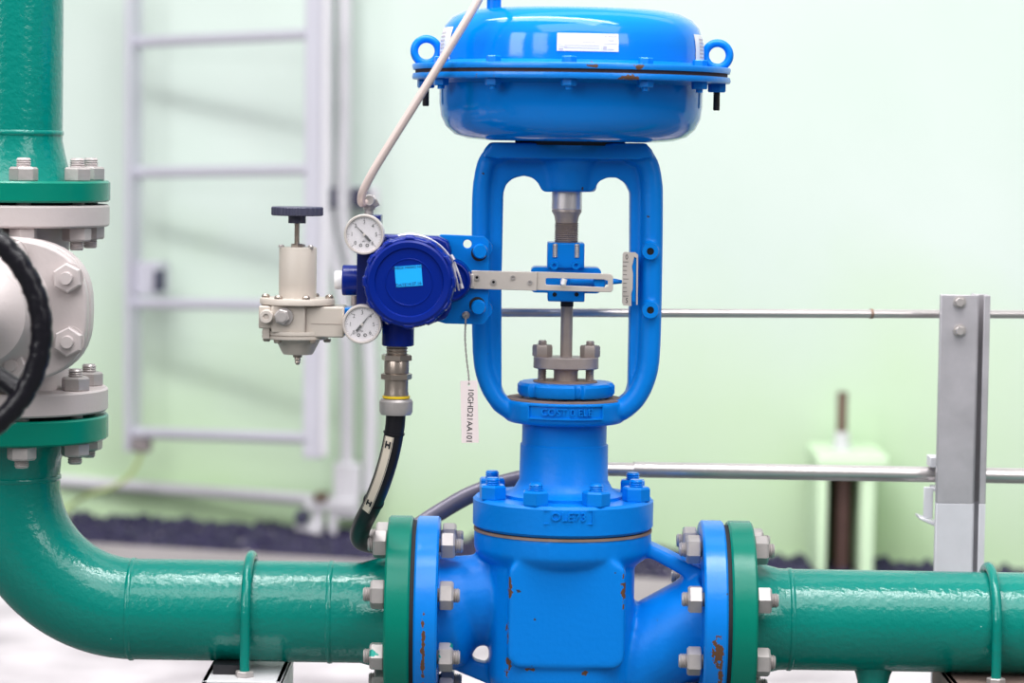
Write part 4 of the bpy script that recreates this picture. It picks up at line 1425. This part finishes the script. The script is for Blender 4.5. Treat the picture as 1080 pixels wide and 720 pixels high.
# ---------------------------------------------------------------- ladder by the wall
DL, DR = wallpt(140, .13).y, wallpt(140, .13).y - .23                                       # Y of the two stringers
ld = thing('ladder', tuple(P(235, 480, 3.1)), 'pale fixed metal ladder standing off the green wall', 'ladder')
def stringer(p0, p1, w, dpt):
    t = (p1 - p0).normalized()
    sdv = Vector((wd.x, wd.y, 0))
    s_ = MB()
    A = []
    for p in (p0, p1):
        A.append([s_.bm.verts.new(p + sdv * u * w / 2 + wnrm * v * dpt / 2) for u, v in ((-1, -1), (1, -1), (1, 1), (-1, 1))])
    s_._bridge(A[0], A[1])
    s_.bm.faces.new(A[0])
    s_.bm.faces.new(A[1])
    return s_
s0, s1 = P(140, 475, DL), P(141, -40, DL)
st1 = stringer(s0, s1, .012, .065)
st1.build('stringer', M_lad, ld, bevel=.002)
r0_, r1_ = P(330.5, 483, DR), P(333.5, -40, DR)
st2 = stringer(r0_, r1_, .040, .02)
st2.build('stringer', M_lad, ld, bevel=.002)
MB().cyl(P(341.5, 480, DR - .03), P(344, -40, DR - .03), .008).build('stringer_edge', M_con, ld)
for (a, c_) in (((147, 44.5), (322, 36.2)), ((147, 182), (322, 178.8)), ((147, 319.5), (324, 322)), ((144, 456), (324, 462))):
    MB().cyl(P(a[0] - 3, a[1], DL), P(c_[0] + 4, c_[1], DR), .0125, seg=20).build('rung', M_lad, ld)
bkt = MB()
a_ = P(160, 293, DL)
bkt.box((a_.x - .026, a_.y - .01, a_.z - .035), (a_.x + .026, a_.y + .05, a_.z + .034), rot=WROT)
bko = bkt.build('wall_bracket', M_lad, ld, bevel=.002)
a_ = P(168, 296, DL - .04)
MB().box((a_.x - .006, a_.y - .012, a_.z - .022), (a_.x + .006, a_.y + .02, a_.z + .022), rot=WROT).build('bracket_hole_shade', M_knob, ld)  # dark block put where the bracket has a shaded hole
a_ = P(150, 466, DL)
MB().box((a_.x - .02, a_.y - .02, a_.z - .02), (a_.x + .02, a_.y + .02, a_.z + .010)).build('ladder_foot', M_foot, ld, bevel=.004)

# earth cable
gw = smoothpath([P(149, 472, DL), P(147, 484, DL - .01), P(136, 502, DL - .02), P(118, 514, DL - .02), P(95, 521, DL - .02), P(78, 530, DL + .03), P(66, 540, DL + .02)], 8)
go2 = MB().tube(gw, .0048, 10).build('earth_cable', M_yg, smooth=60)
tag(go2, 'green and yellow earth cable drooping from the ladder foot', 'cable')

# conduits on the wall beside the ladder
c1_ = smoothpath([P(345, -40, 2.95), P(345, 120, 2.95), P(346, 225, 2.95), P(350, 260, 2.95), P(362, 320, 2.93), P(366, 380, 2.92), P(366, 440, 2.92), P(366, 512, 2.92)], 8)
o_ = MB().tube(c1_, .0135, 16).build('wall_conduit', M_con, smooth=60)
tag(o_, 'pale conduit close beside the ladder bending outwards behind the regulator', 'conduit', 'vertical conduits by the ladder')
c2_ = smoothpath([P(364, -40, 2.93), P(363.5, 120, 2.93), P(362, 225, 2.93), P(371, 280, 2.93), P(386, 340, 2.91), P(391, 400, 2.9), P(391, 470, 2.9), P(389, 520, 2.9)], 8)
o_ = MB().tube(c2_, .0135, 16).build('wall_conduit', M_con, smooth=60)
tag(o_, 'white vertical conduit farther from the ladder, bending behind the gauges', 'conduit', 'vertical conduits by the ladder')
ch = thing('conduit_clamp', tuple(P(365, 210, 3.0)), 'grey strut bracket clamping the two vertical conduits to the wall', 'bracket')
a_, b_ = P(332, 196, 2.97), P(400, 216, 2.97)
MB().box((a_.x, 2.955, b_.z), (b_.x, 2.985, a_.z)).build('strut', M_con, ch)
for px in (351, 380):
    p = P(px, 208, 2.94)
    MB().box((p.x - .018, 2.925, p.z - .022), (p.x + .018, 2.955, p.z + .020)).build('clamp', M_knob, ch, bevel=.004)
p = P(338, 206, 2.96)
wq = Pw(338, 206)
MB().box((p.x - .016, 2.985, p.z - .015), (p.x + .016, wq.y + .02, p.z + .015)).build('stand_off', M_con, ch)

# low conduit run with its foot
lc_ = thing('floor_conduit', (P(190, 516, 3.05).x, 3.05, 0), 'pale conduit run low along the gravel from the elbow to a floor foot', 'conduit')
MB().cyl(P(40, 505, 3.2), P(330, 527, 2.93), .0135).build('tube', M_con, lc_)
p = P(366, 528, 2.9)
MB().box((P(352, 528, 2.9).x, 2.88, P(352, 545, 2.9).z), (P(380, 528, 2.9).x, 2.94, P(352, 488, 2.9).z)).build('junction_box', M_con, lc_, bevel=.004)
ft = MB()
ft.box((P(322, 535, 2.9).x, 2.87, P(322, 536, 2.9).z), (P(376, 535, 2.9).x, 2.93, P(322, 524, 2.9).z))
ft.prism([(P(a, c_, 2.9).x, P(a, c_, 2.9).z) for a, c_ in ((314, 548), (338, 553), (338, 561), (312, 556))], 2.86, 2.93)
ft.box((P(329, 540, 2.9).x, 2.88, 0.012), (P(341, 540, 2.9).x, 2.91, P(330, 530, 2.9).z))
ft.box((P(347, 540, 2.9).x, 2.88, 0.012), (P(356, 540, 2.9).x, 2.91, P(350, 535, 2.9).z))
ft.build('foot', M_con, lc_, bevel=.003)
MB().lathe([(0, 2.85), (.014, 2.85), (.016, 2.86), (.016, 2.89), (0, 2.89)], (P(319, 545, 2.88).x, 0, P(319, 545, 2.88).z), 'Y', 20).build('end_cap', M_knob, lc_)
MB().box((P(332, 524, 2.9).x, 2.86, P(332, 527, 2.9).z), (P(346, 524, 2.9).x, 2.92, P(332, 519, 2.9).z)).build('saddle', M_rod, lc_, bevel=.003)

# ---------------------------------------------------------------- green pedestal with a rusty rod at the right
pc = wallpt(887, .16)
Yq = pc.y
pd = thing('valve_pedestal', (pc.x, Yq, 0), 'pale green concrete pedestal with dark open front and brown rod by the wall', 'pedestal')
def pz(py):
    return P(888, py, Yq).z
def pxx(px):
    return P(px, 540, Yq).x
ztop, zcap = pz(474), pz(489)
cap_ = MB().box((pxx(855), Yq - .09, zcap), (pxx(930), Yq + .12, ztop)).build('cap_slab', M_ped, pd, bevel=.006)
MB().box((pxx(858), Yq - .07, 0), (pxx(868.5), Yq + .12, zcap)).build('side_wall', M_ped, pd, bevel=.004)
MB().box((pxx(903), Yq - .07, 0), (pxx(918), Yq + .12, zcap)).build('side_wall', M_ped, pd, bevel=.004)
MB().box((pxx(866), Yq + .06, 0), (pxx(905), Yq + .11, zcap)).build('back_wall', M_pdark, pd)
xr = pxx(887)
MB().cyl((xr, Yq - .03, 0.005), (xr, Yq - .03, zcap), .014).build('spindle', M_spin, pd)
MB().cyl((P(888, 440, Yq).x, Yq, ztop), (P(888, 440, Yq).x, Yq, P(888, 413, Yq).z), .0105).build('rod', M_rod, pd)
MB().lathe([(0, ztop), (.02, ztop), (.02, pz(470)), (.0145, pz(469)), (.0145, pz(455)), (0, pz(455))], (P(888, 460, Yq).x, Yq, 0), seg=24).build('collar', M_con, pd)
